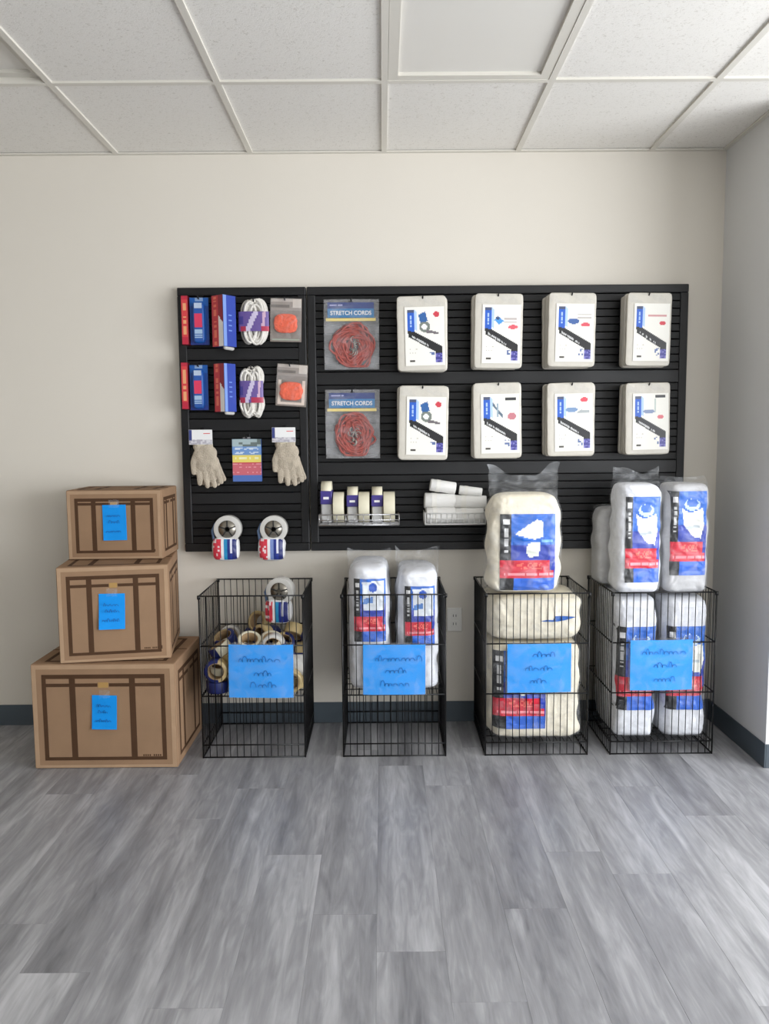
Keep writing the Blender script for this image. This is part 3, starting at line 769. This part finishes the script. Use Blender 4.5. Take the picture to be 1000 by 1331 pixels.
# handheld tape dispensers at the foot of the narrow board
def dispenser(name_label, loc, rz, tilt, sd, group='hand tape dispensers'):
    t = thing('tape_dispenser', name_label, 'tape dispenser', loc, rz, group); t.rotation_euler = (tilt, 0, rz)
    rl = MB().lathe([(.041, -.024), (.063, -.024), (.063, .024), (.041, .024), (.041, -.024)], 32, 'Y').build('tape_roll', 'tape_clear', t, True, loc=(.012, -.03, .150), bevel=.001)
    MB().lathe([(.012, -.026), (.040, -.026), (.040, .026), (.012, .026), (.012, -.026)], 24, 'Y').build('hub', 'steel', rl, True)
    sp_ = MB()
    for k in range(5): e = k*2*PI/5; sp_.box(-.003, -.028, .010, .003, -.024, .040, Matrix.Rotation(e, 4, 'Y'))
    sp_.build('hub_spokes', 'slot', rl)
    MB().tube([(-.045, -.03, .175), (-.062, -.03, .14), (-.056, -.03, .10), (-.03, -.03, .075)], .007, 8).build('guard_arm', 'glassy_blue', t, True)
    b = Bag(.125, .075, .115, 3.2, 4, .004, 30, sd)
    b.body(34, 16).build('wrapped_body', 'white_plastic', t, True, loc=(0, -.03, 0))
    def fn(u, v):
        if u < .34: return (216, 60, 78) if hsh(int(u*14), int(v*10), sd) > .18 else (240, 220, 224)
        if u < .48: return (236, 234, 236)
        if u < .62: return (40, 140, 190) if sd % 2 else (120, 140, 196)
        if u < .74: return (32, 50, 130)
        if u < .82: return (220, 222, 236) if v > .3 else (40, 56, 140)
        return (26, 36, 104)
    bo = b.body(34, 16); tree = BVHTree.FromPolygons(bo.v, bo.f)
    def pos(u, v):
        h = tree.ray_cast(Vector((-.054+.108*u, -1, .010+.095*v)), Vector((0, 1, 0)))[0]
        return (-.054+.108*u, (h.y if h else 0)-.0025-.03, .010+.095*v)
    printed('wrapper_print', t, fn, pos, 34, 22)
    MB().box(-.055, -.008, .104, .05, .004, .122).build('cutter_plate', 'steel', t)
    return t
mat('glassy_blue', (96, 122, 160), .25)
for (px, lab, wh, sd) in ((293, 'hand tape dispenser hanging lowest left on the narrow board, red and teal wrapper', 'left', 1), (353, 'hand tape dispenser hanging lowest right on the narrow board, red and navy wrapper', 'right', 2)):
    q = P(px, 730, BY-.10)
    hook('black peg hook carrying the %s hand tape dispenser' % wh, q.x+.012, q.z+.155, .05)
    dispenser(lab, (q.x, BY-.042, q.z), 0, 0, sd)

# ------------------------------------------------------------------ tape rolls in a chrome wire tray
def wire_tray(label, x0, x1, z0, zl, dep, m, nx, cat='wire basket'):
    t = thing('wire_tray', label, cat, ((x0+x1)/2, BY-.004, z0)); a = (x1-x0)/2; hh = zl-z0; r = .0022
    fr = MB(); fr.tube([(-a, -.003, hh), (-a, -dep, hh), (a, -dep, hh), (a, -.003, hh)], .003, 6); fr.tube([(-a, -.003, r), (-a, -dep, r), (a, -dep, r), (a, -.003, r)], .003, 6); fr.build('rim', m, t, True)
    fr = MB()
    for i in range(nx+1):
        x = -a+2*a*i/nx; fr.tube([(x, -.003, hh), (x, -.003, r), (x, -dep, r), (x, -dep, hh)], r, 6)
    for j in range(1, 5): y = -dep*j/5; fr.tube([(-a, y, hh), (-a, y, r), (a, y, r), (a, y, hh)], r, 6)
    fr.tube([(-a, -dep, hh*.5), (a, -dep, hh*.5)], r, 6); fr.build('wires', m, t, True)
    for s in (-1, 1): MB().box(s*a*.7-.012, -.004, -.01, s*a*.7+.012, 0, hh+.02).build('mount_plate', m, t)
    return t
DEP = .165
xa = P(415, 675, BY-DEP).x; xb = P(519, 675, BY-DEP).x; z0 = P(465, 683, BY-DEP).z; zl = P(465, 669, BY-DEP).z
wire_tray('chrome wire tray on the wide board holding a row of tape rolls', xa, xb, z0, zl, DEP, 'chrome', 9)
tall = ['leftmost', 'middle', 'rightmost']; yt = [626, 633, 633]
for k, (px0, px1) in enumerate(((417, 432), (451, 466), (483, 498))):
    Yf = BY-.11; xc, zb, wd, ht = rect(px0, yt[k], px1, 681, Yf); a = wd/2
    t = thing('boxed_tape', '%s of the three tall tapes in purple bands, standing in the chrome tray' % tall[k], 'tape', (xc, BY-.068, z0+.005), 0, 'tall tapes with purple bands'); hh = P((px0+px1)/2, yt[k], Yf).z-z0-.005
    MB().lathe([(.036, -a*.9), (.050, -a*.9), (.050, a*.9), (.036, a*.9), (.036, -a*.9)], 28, 'X').build('upper_roll', 'tape_cream', t, True, loc=(0, -.002, hh-.050))
    Bag(wd, .092, hh*.56, 6, 8, .001, 20, k).body(24, 12).build('clear_case', 'case_white', t, True)
    MB().box(-a*1.03, -.056, hh*.46, a*1.03, .045, hh*.78).build('purple_band', 'purple', t, bevel=.004)
    MB().box(-a*.5, -.0566, hh*.58, a*.45, -.056, hh*.64).build('band_print', 'white_plastic', t)
for k, (px0, px1, y0, y1) in enumerate(((433, 448, 637, 668), (466, 481, 640, 668), (498, 514, 640, 667))):
    Yf = BY-.10; xc, zb, wd, ht = rect(px0, y0, px1, y1, Yf); a = wd/2*.92; R_ = .071
    t = thing('tape_roll', '%s of the three short cream tape rolls standing in the chrome tray' % tall[k], 'tape', (xc, BY-.080, z0+.005), 0, 'short cream tape rolls')
    MB().lathe([(.041, -a), (R_, -a), (R_, a), (.041, a), (.041, -a)], 28, 'X').build('tape', 'tape_cream', t, True, loc=(0, 0, R_), bevel=.001)
    MB().lathe([(.037, -a), (.041, -a), (.041, a), (.037, a), (.037, -a)], 24, 'X').build('core_ring', 'core', t, True, loc=(0, 0, R_))
# ------------------------------------------------------------------ white rolls in a white wire basket
DEP2 = .15
xa = P(553, 675, BY-DEP2).x; xb = P(631, 675, BY-DEP2).x; z0 = P(590, 682, BY-DEP2).z; zl = P(590, 667, BY-DEP2).z
wire_tray('white wire basket on the wide board holding white paper rolls', xa, xb, z0, zl, DEP2, 'white_wire', 11)
zr = z0+.0045; bw = xb-xa
def roll(label, x, y, z, L_, r, rz, ry, cap=True):
    t = thing('paper_roll', label, 'paper roll', (x, y, z), 0, 'white rolls in the white basket'); t.rotation_euler = (0, ry, rz)
    mb = MB().lathe([(.0001, -L_/2), (r*.93, -L_/2), (r, -L_/2+.003), (r, L_/2-.003), (r*.93, L_/2), (.0001, L_/2)], 24, 'X'); mb.build('roll_body', 'foam_white', t, True)
    MB().lathe([(r+.0012, -L_*.28), (r+.0012, -L_*.12)], 24, 'X').build('wrap_strip', 'white_paper', t, True)
xm = (xa+xb)/2
roll('lower front white roll lying at the left of the white basket', xa+.073, BY-.116, zr+.036, .132, .036, 0, 0)
roll('lower front white roll lying at the right of the white basket', xb-.069, BY-.117, zr+.034, .130, .034, 0, 0)
roll('lower rear white roll lying against the board, left side of white basket', xa+.073, BY-.043, zr+.034, .132, .034, 0, 0)
roll('lower rear white roll lying against the board, right side of white basket', xb-.069, BY-.043, zr+.034, .130, .034, 0, 0)
roll('upper white roll resting on the left pair in the white basket', xa+.070, BY-.080, zr+.098, .140, .036, .04, .05)
roll('upper white roll resting on the right pair in the white basket', xb-.063, BY-.082, zr+.092, .150, .032, -.05, .03)
roll('topmost short white roll tilted on the pile in the white basket', xa+.085, BY-.080, zr+.165, .118, .028, .05, .16)
roll('slim white roll tilted at the upper right of the pile in white basket', xb-.060, BY-.084, zr+.143, .105, .021, -.04, .13)

# ================================================================== CARDBOARD BOXES
def carton(label, size, loc, rz, wr):
    w_, d_, h_ = size; t = thing('moving_box', label, 'box', loc, rz, 'stacked cardboard moving boxes'); a = w_/2
    MB().box(-a, 0, 0, a, d_, h_).build('carton_body', 'kraft', t, bevel=.006)
    def strips(name, fn, W_, H_, hz=True):
        mb = MB(); i = .045*wr; s_ = .018*wr
        def r(u0, v0, u1, v1): mb.quad(fn(u0, v0), fn(u1, v0), fn(u1, v1), fn(u0, v1))
        u0, u1, v0, v1 = i, W_-i, i*.8, H_-i
        r(u0, v0, u1, v0+s_*.8); r(u0, v1-s_, u1, v1); r(u0, v0+s_*.8, u0+s_, v1-s_); r(u1-s_, v0+s_*.8, u1, v1-s_)
        for q in (.285, .70): c_ = W_*q; r(c_-s_*.7, v0+s_*.8, c_+s_*.7, v1-s_)
        if hz:
            zz = H_*.80
            for (p0, p1) in ((u0+s_, W_*.285-s_*.7), (W_*.285+s_*.7, W_*.46), (W_*.54, W_*.70-s_*.7), (W_*.70+s_*.7, u1-s_)): r(p0, zz-s_*.4, p1, zz+s_*.4)
        return mb.build(name, 'kraft_print', t)
    e = .0006
    fp = strips('front_print', lambda u, v: (-a+u, -e, v), w_, h_)
    strips('side_print', lambda u, v: (a+e, u, v), d_, h_, True)
    strips('side_print', lambda u, v: (-a-e, d_-u, v), d_, h_, True)
    strips('top_print', lambda u, v: (-a+u, v, h_+e), w_, d_, False)
    rim = MB(); q = .022*wr                                      # pale worn edge of the printed case
    for (x0, z0_, x1, z1) in ((-a+.004, h_-q, a-.004, h_-.004), (-a+.004, .004, -a+q, h_-q), (a-q, .004, a-.004, h_-q), (-a+q, .004, a-q, q*.7)): rim.quad((x0, -e, z0_), (x1, -e, z0_), (x1, -e, z1), (x0, -e, z1))
    rim.build('pale_edge_print', 'kraft_light', t)
    cl_ = MB(); cl_.box(-w_*.035, -.0012, h_*.775, w_*.035, -.0004, h_*.825); cl_.build('clasp_print', 'kraft_tape', t)
    fl_ = MB(); fl_.box(-a+.004, d_/2-.0012, h_, a-.004, d_/2+.0012, h_+.0012); fl_.build('flap_seam', 'kraft_print', t)
    mk = MB(); zz = h_*.115
    for k in range(9):
        if k == 4: continue
        x = w_*.5*.52+k*w_*.0145; mk.quad((x, -e*1.6, zz), (x+w_*.009, -e*1.6, zz), (x+w_*.009, -e*1.6, zz+h_*.018), (x, -e*1.6, zz+h_*.018))
    x = w_*.5*.80; mk.quad((x, -e*1.6, zz-h_*.006), (x+w_*.022, -e*1.6, zz-h_*.006), (x+w_*.022, -e*1.6, zz+h_*.03), (x, -e*1.6, zz+h_*.03)); mk.build('maker_mark', 'kraft_print', t)
    return t
LH, MH, SH = .452, .406, .305
bl_ = carton('largest cardboard moving box at the bottom of the stack, on the floor', (.605, .455, LH), (-1.178, -.522, 0), .0, 1.0)
bm_ = carton('middle-sized cardboard moving box turned slightly, second in the stack', (.452, .440, MH), (-1.131, -.487, LH+.0014), .165, .86)
bs_ = carton('smallest cardboard moving box on top of the stack of three', (.412, .290, SH), (-1.172, -.318, LH+MH+.0028), .02, .80)
def tag_sheet(label, par, x, z, w_, h_, rot, sd, lift):
    mtx = Matrix.Translation(par.location) @ Matrix.Rotation(par.rotation_euler.z, 4, 'Z'); q = mtx @ Vector((x, -.0016, z))
    t = thing('paper_note', label, 'paper note', q, par.rotation_euler.z, 'blue paper notes on the boxes'); t.rotation_euler.y = rot
    MB().grid(lambda u, v: (-w_/2+w_*u, -.0012-lift*(1-v)**2*(1-.4*u), -h_/2+h_*v), 6, 8).build('sheet', 'blue_paper', t, True)
    MB().box(-.022, -.0022, h_/2-.012, .022, -.0004, h_/2+.022).build('clear_tape', 'sleeve', t)
    write_lines(t, [(-w_*.30, h_*.16, w_*.5, h_*.09, sd), (-w_*.24, -.02*h_, w_*.42, h_*.09, sd+1), (-w_*.36, -h_*.28, w_*.62, h_*.09, sd+2)], -.0030-lift*.8, .0022)
tag_sheet('blue handwritten note taped to the smallest top box', bs_, .002, .163, .102, .155, -.01, 21, .006)
tag_sheet('blue handwritten note with a lifted corner taped to the middle box', bm_, -.008, .215, .105, .150, .02, 31, .014)
tag_sheet('blue handwritten note taped to the largest bottom box', bl_, .002, .245, .104, .146, .03, 41, .006)

# ================================================================== WIRE BINS
BW, BD, BHT = .444, .405, .718
RZ = [.003, .058, .276, .497, BHT-.003]
BF = -.424                                                          # front plane of the bins
bins = [(-.568, 'leftmost wire bin, filled with loose tape rolls', .276), (.043, 'second wire bin from the left, holding two bagged covers', .276), (.660, 'third wire bin from the left, holding cream stuffed bags', .058), (1.204, 'rightmost wire bin beside the corner, heaped with bagged covers', .058)]
def panel_wires(W_, n):
    mb = MB()
    for i in range(1, n): x = -W_/2+W_*i/n; mb.tube([(x, 0, .003), (x, 0, BHT-.003)], .0019, 6)
    return mb.mesh('panel', True)
def shared(me, m): me.materials.append(M[m]); return me
pm_w = shared(panel_wires(BW, 15), 'black_metal'); pm_d = shared(panel_wires(BD, 14), 'black_metal')
def rail_mesh(W_): return shared(MB().tube([(-W_/2, 0, 0), (W_/2, 0, 0)], .0032, 8).mesh('rail', True), 'black_metal')
rm_w, rm_d = rail_mesh(BW), rail_mesh(BD)
post_me = shared(MB().tube([(0, 0, 0), (0, 0, BHT)], .0036, 8).mesh('post', True), 'black_metal')
clip_me = shared(MB().lathe([(.0001, -.008), (.0075, -.008), (.0075, .008), (.0001, .008)], 10).mesh('corner_clip', True), 'black_metal')
def shelf_mesh():
    mb = MB(); a, b = BW/2-.006, BD/2-.006
    for i in range(15): x = -a+2*a*i/14; mb.tube([(x, -b, 0), (x, b, 0)], .0019, 6)
    for j in range(6): y = -b+2*b*j/5; mb.tube([(-a, y, -.004), (a, y, -.004)], .0026, 6)
    return shared(mb.mesh('wire_shelf', True), 'black_metal')
sh_me = shelf_mesh()
for (bx_, lab, sz) in bins:
    t = thing('wire_bin', lab, 'wire bin', (bx_, BF+BD/2, 0), 0, 'black wire bins')
    for (nm, me, rm, loc, rz) in (('front_panel', pm_w, rm_w, (0, -BD/2, 0), 0), ('back_panel', pm_w, rm_w, (0, BD/2, 0), 0), ('side_panel', pm_d, rm_d, (-BW/2, 0, 0), PI/2), ('side_panel', pm_d, rm_d, (BW/2, 0, 0), PI/2)):
        p_ = obj(nm, me, None, t, loc); p_.rotation_euler.z = rz
        for z in RZ: obj('rail', rm, None, p_, (0, 0, z))
    for sx in (-1, 1):
        for sy in (-1, 1):
            q = obj('post', post_me, None, t, (sx*BW/2, sy*BD/2, 0)); obj('corner_clip', clip_me, None, q, (0, 0, BHT-.008))
    obj('wire_shelf', sh_me, None, t, (0, 0, sz+.002))

# paper signs on the bin fronts
signs = [((297, 838, 381, 907), 'blue handwritten sign on the tape roll bin', -.012), ((472, 838, 553, 903), 'blue handwritten sign on the second wire bin', -.006), ((660, 837, 743, 900), 'blue handwritten sign on the bin of cream stuffed bags', .004), ((820, 832, 901, 897), 'blue handwritten sign on the rightmost wire bin', .006)]
for k, ((x0, y0, x1, y1), lab, rot) in enumerate(signs):
    Yf = BF-.010; xc, zb, wd, ht = rect(x0, y0, x1, y1, Yf)
    t = thing('paper_sign', lab, 'sign', (xc, BF-.0045, zb), 0, 'blue signs on the wire bins'); t.rotation_euler.y = -rot
    def bow(u, v, k=k): return -.003-.004*math.sin(PI*u)-.003*noise.noise(Vector((u*3+k*5, v*3, .5)))
    MB().grid(lambda u, v: (-wd/2+wd*u, bow(u, v), ht*v), 14, 12).build('sheet', 'blue_paper', t, True)
    ov = (.014, .012) if k in (2, 3) else (.006, .012)
    MB().grid(lambda u, v: (-wd/2-ov[0]*.6+(wd+ov[0]*1.6)*u, bow(min(max(u, 0), 1), v)-.0012, -.002+(ht+ov[1])*v), 14, 12).build('clear_sleeve', 'sleeve', t, True)
    L3 = [[(-.34, .68, .62), (-.10, .42, .25), (-.16, .20, .36)], [(-.30, .68, .68), (-.14, .44, .30), (-.22, .18, .42)], [(-.10, .74, .32), (-.22, .46, .40), (-.14, .20, .26)], [(-.32, .72, .64), (-.12, .46, .30), (-.12, .18, .30)]][k]
    write_lines(t, [(wd*a_, ht*b_, wd*c_, ht*.11, 60+k*7+i) for i, (a_, b_, c_) in enumerate(L3)], -.0118, .0028)
    for s in (-1, 1): MB().tube([(s*wd*.4, -.006, ht+.006), (s*wd*.4, .003, ht+.010), (s*wd*.4, .0045, ht-.004)], .0016, 6).build('clip_wire', 'chrome', t)

# ------------------------------------------------------------------ loose tape rolls in the first bin (settled pile)
pile = [
(-0.1315, -0.0447, 0.0244, 0, 0.197, 0.98, 0),
(-0.1618, -0.1428, 0.0244, 0.322, -0, -0, 0.947),
(0.1617, 0.1035, 0.0244, 0.998, -0, -0, -0.065),
(0.1617, -0.0938, 0.0244, 0, 0.948, -0.32, -0),
(-0.0428, 0.1295, 0.0244, 0, 0.229, 0.973, 0),
(0.0263, -0.086, 0.0244, 0.93, 0, -0, 0.368),
(-0.0662, -0.1424, 0.0488, 0.255, -0.447, -0.847, 0.135),
(0.1605, -0.0036, 0.0504, 0.221, -0.053, -0.313, -0.922),
(0.1616, -0.1696, 0.0513, 0.313, 0.313, 0.634, -0.634),
(-0.165, 0.0438, 0.0513, 0.406, 0.706, 0.033, 0.579),
(-0.0158, 0.0328, 0.0513, 0.473, 0.585, 0.398, -0.525),
(0.0585, -0.1696, 0.0515, 0.544, 0.544, 0.452, -0.451),
(0.0614, 0.1696, 0.0516, 0.158, 0.158, -0.689, 0.689),
(-0.1886, 0.1423, 0.0517, 0.44, -0.554, -0.44, 0.554),
(0.0593, 0.0935, 0.055, 0.586, 0.286, -0.316, 0.689),
(-0.118, 0.1428, 0.0566, 0.716, -0.282, -0.422, 0.479),
(-0.1616, -0.0921, 0.0733, 0, -0.944, -0.33, -0),
(-0.0879, 0.0399, 0.0762, 0.79, -0.249, -0.538, 0.155),
(0.1617, 0.1327, 0.0772, 0.061, 0.75, -0.657, 0.053),
(0.0842, 0.0546, 0.0891, 0.904, 0.39, -0.053, 0.169),
(-0.0403, -0.1426, 0.0903, 0.219, -0.624, -0.726, 0.188),
(0.1086, -0.0759, 0.0908, 0.511, 0.358, -0.069, -0.779),
(-0.0307, 0.1361, 0.0959, 0.241, -0.673, -0.692, 0.104),
(0.0088, -0.0377, 0.0985, 0.139, -0.314, -0.9, -0.267),
(-0.1603, -0.1696, 0.1001, 0.393, -0.393, 0.588, 0.588),
(0.1886, -0.0937, 0.1016, 0.548, -0.447, 0.548, -0.447),
(0.1874, 0.0359, 0.1182, 0.472, -0.515, -0.482, 0.529),
(-0.1564, 0.0026, 0.127, 0.202, -0.961, 0.103, -0.159),
(0.1111, 0.0258, 0.1284, 0.633, 0.285, -0.272, 0.667),
(0.0296, -0.0748, 0.1304, 0.294, -0.892, -0.338, -0.065),
(-0.003, 0.1292, 0.1359, 0.199, -0.848, -0.46, 0.171),
(-0.1542, 0.0873, 0.1375, 0.148, -0.059, -0.852, 0.5),
(0.1174, -0.1375, 0.1395, 0.352, -0.812, 0.461, -0.065),
(-0.109, -0.0933, 0.1454, 0.479, 0.251, -0.106, -0.834),
(-0.0515, 0.0369, 0.1458, 0.12, -0.861, -0.465, 0.17),
(0.1576, 0.1424, 0.153, 0.487, -0.286, 0.173, -0.807),
(0.0031, -0.1371, 0.1533, 0.508, 0.184, -0.203, 0.817),
(0.0795, 0.1426, 0.1534, 0.922, 0.07, 0.327, 0.197),
(-0.0831, 0.1412, 0.1567, 0.481, 0.314, 0.804, 0.153),
(-0.1616, 0.1639, 0.1696, 0.232, 0.207, 0.633, -0.709),
(0.1129, -0.0024, 0.1698, 0.392, -0.917, -0.074, -0.014),
(-0.1564, -0.0956, 0.1737, 0.28, 0.268, -0.047, -0.92),
(0.041, 0.0771, 0.1889, 0.514, -0.201, 0.742, 0.381),
(-0.1567, 0.0109, 0.19, 0.044, 0.428, 0.871, 0.239),
(0.0636, -0.0629, 0.1949, 0.222, -0.807, 0.511, 0.195),
(0.0113, 0.0373, 0.2009, 0.418, -0.067, 0.778, 0.465),
(0.0896, -0.1696, 0.2102, 0.669, -0.669, -0.228, -0.228),
(0.1573, 0.0515, 0.2132, 0.291, 0.484, -0.794, 0.225),
(-0.0209, -0.1372, 0.2134, 0.117, 0.082, -0.261, 0.955),
(-0.0198, 0.1452, 0.2396, 0.161, -0.184, -0.567, 0.787),
]
tr_tape = {k: shared(MB().lathe([(.037, -.0235), (.0495, -.0235), (.050, -.022), (.050, .022), (.0495, .0235), (.037, .0235), (.037, -.0235)], 26).mesh('tape', True), m) for k, m in enumerate(('tape_tan', 'tape_cream', 'tape_clear'))}
tr_core = shared(MB().lathe([(.0345, -.0238), (.037, -.0238), (.037, .0238), (.0345, .0238), (.0345, -.0238)], 22).mesh('core_ring', True), 'core')
tr_wrap = shared(MB().lathe([(.0370, -.0241), (.0500, -.0241), (.0507, -.0225), (.0507, .0225), (.0500, .0241), (.0370, .0241)], 16, 'Z', 0, PI*1.15).mesh('navy_sleeve', True), 'navy')
cnt = {}
for i, (x, y, z, qw, qx, qy, qz) in enumerate(pile):
    kind = (0, 0, 1, 0, 2, 0, 1)[i % 7]; wrap = hsh(i, 4) > .28
    nm = ('tan', 'cream', 'clear')[kind]; lay = 'top of heap' if z > .17 else ('halfway up' if z > .09 else 'bottom')
    side = 'left' if x < -.07 else ('right' if x > .07 else 'middle'); fb = 'front' if y < -.06 else ('rear' if y > .06 else 'centre')
    lab = '%s tape roll %s navy sleeve in the tape roll bin, %s %s, %s' % (nm, 'with' if wrap else 'without', fb, side, lay)
    t = thing('tape_roll', lab, 'tape', (bins[0][0]+x, BF+BD/2+y, .2815+z), 0, 'loose tape rolls in the leftmost bin'); t.rotation_mode = 'QUATERNION'; t.rotation_quaternion = Quaternion((qw, qx, qy, qz))
    obj('tape', tr_tape[kind], None, t); obj('core_ring', tr_core, None, t)
    if wrap: q = obj('navy_sleeve', tr_wrap, None, t); q.rotation_euler.z = random.uniform(0, 6)
d1 = dispenser('red and blue hand tape dispenser lying on top of the tape roll heap', (bins[0][0]+.095, BF+BD/2+.05, 0.2815+.262), -.2, .0, 3)

# ------------------------------------------------------------------ bagged goods in the other bins
def stuffed(label, x, yc, z0, w_, d_, h_, cm, lab_rect, design, sd, flap, amp=.008, ears=.5, n=5.5, m=18, group='bagged covers', mfilm='bag_film', taper=.10):
    w_ -= .026
    t = thing('bagged_cover', label, 'bag', (x, yc, z0), 0, group); b = Bag(w_, d_, h_, n, m, amp, 13, sd, .008, taper)
    bo = b.body(110, 60); bo.build('contents', cm, t, True); tree = BVHTree.FromPolygons(bo.v, bo.f)
    def onbag(x, z):
        h = tree.ray_cast(Vector((x, -1, z)), Vector((0, 1, 0)))[0]
        return (x, (h.y if h else 0)-.0035, z)
    if lab_rect:
        u0, v0, u1, v1 = lab_rect
        printed('printed_label', t, moving_design(design), lambda u, v: onbag(w_*(u0+(u1-u0)*u), h_*(v0+(v1-v0)*v)), 40, 60)
    b.film(flap, off=.007, nu=110, nv=56, ears=ears).build('plastic_bag', mfilm, t, True)
    return t
by = BF+BD/2
b2 = bins[1][0]
stuffed('bagged white cover with blue and red label, left one in the second bin', b2-.106, by, .2815, .206, .36, .555, 'white_stuff', (-.36, .405, .40, .90), 2, 1, .085, n=4.5)
stuffed('bagged white cover with blue and red label, right one in the second bin', b2+.106, by, .2815, .206, .36, .535, 'white_stuff', (-.32, .385, .40, .87), 2, 2, .11, n=4.5)
b3 = bins[2][0]
stuffed('wide bag of cream padding with red label, bottom of the third bin', b3, by, .0635, .428, .375, .428, 'cream_stuff', (-.465, .12, .10, .93), 0, 3, .004, amp=.012, n=6, m=16, group='bagged cream padding', ears=0, taper=0)
q = stuffed('folded bag of cream padding without a label, lying in the middle of the third bin', b3, by, .4985, .436, .372, .200, 'cream_stuff', None, 0, 4, .004, amp=.014, n=5, m=6, group='bagged cream padding', ears=0, taper=0)
MB().grid(lambda u, v: (-.02+.19*u, -.189-.010*math.sin(PI*u), .098+.012*math.sin(PI*u)*(v-.5)*2+.012*u), 12, 2).build('blue_fold_print', 'blue', q, True)
stuffed('bag of cream padding with blue label standing on top of the third bin', b3-.048, by-.085, .711, .338, .19, .43, 'cream_stuff', (-.36, .03, .40, .80), 0, 5, .13, amp=.010, n=4.5, m=12, group='bagged cream padding', ears=.7)
b4 = bins[3][0]
stuffed('bagged white cover low in the rightmost bin, left half', b4-.108, by, .0635, .210, .375, .625, 'white_stuff', (-.46, .21, .47, .80), 1, 6, .02, n=6, m=22, ears=.2, taper=0)
stuffed('bagged white cover low in the rightmost bin, right half', b4+.108, by, .0635, .210, .375, .625, 'white_stuff', (-.46, .21, .47, .80), 1, 7, .02, n=6, m=22, ears=.2, taper=0)
stuffed('bagged white cover standing upright on the rightmost bin, left of the front pair', b4-.104, by-.10, .705, .212, .175, .475, 'white_stuff', (-.36, .11, .44, .885), 1, 8, .085, ears=.9)
stuffed('bagged white cover standing upright on the rightmost bin, right of the front pair', b4+.104, by-.095, .705, .206, .175, .475, 'grey_stuff', (-.44, .17, .40, .93), 1, 9, .060, ears=.3)
stuffed('greyish bagged cover half hidden behind the pair on the rightmost bin', b4-.135, by+.090, .708, .212, .145, .35, 'grey_stuff', (-.10, .02, .50, .80), 1, 10, .03, ears=.3)
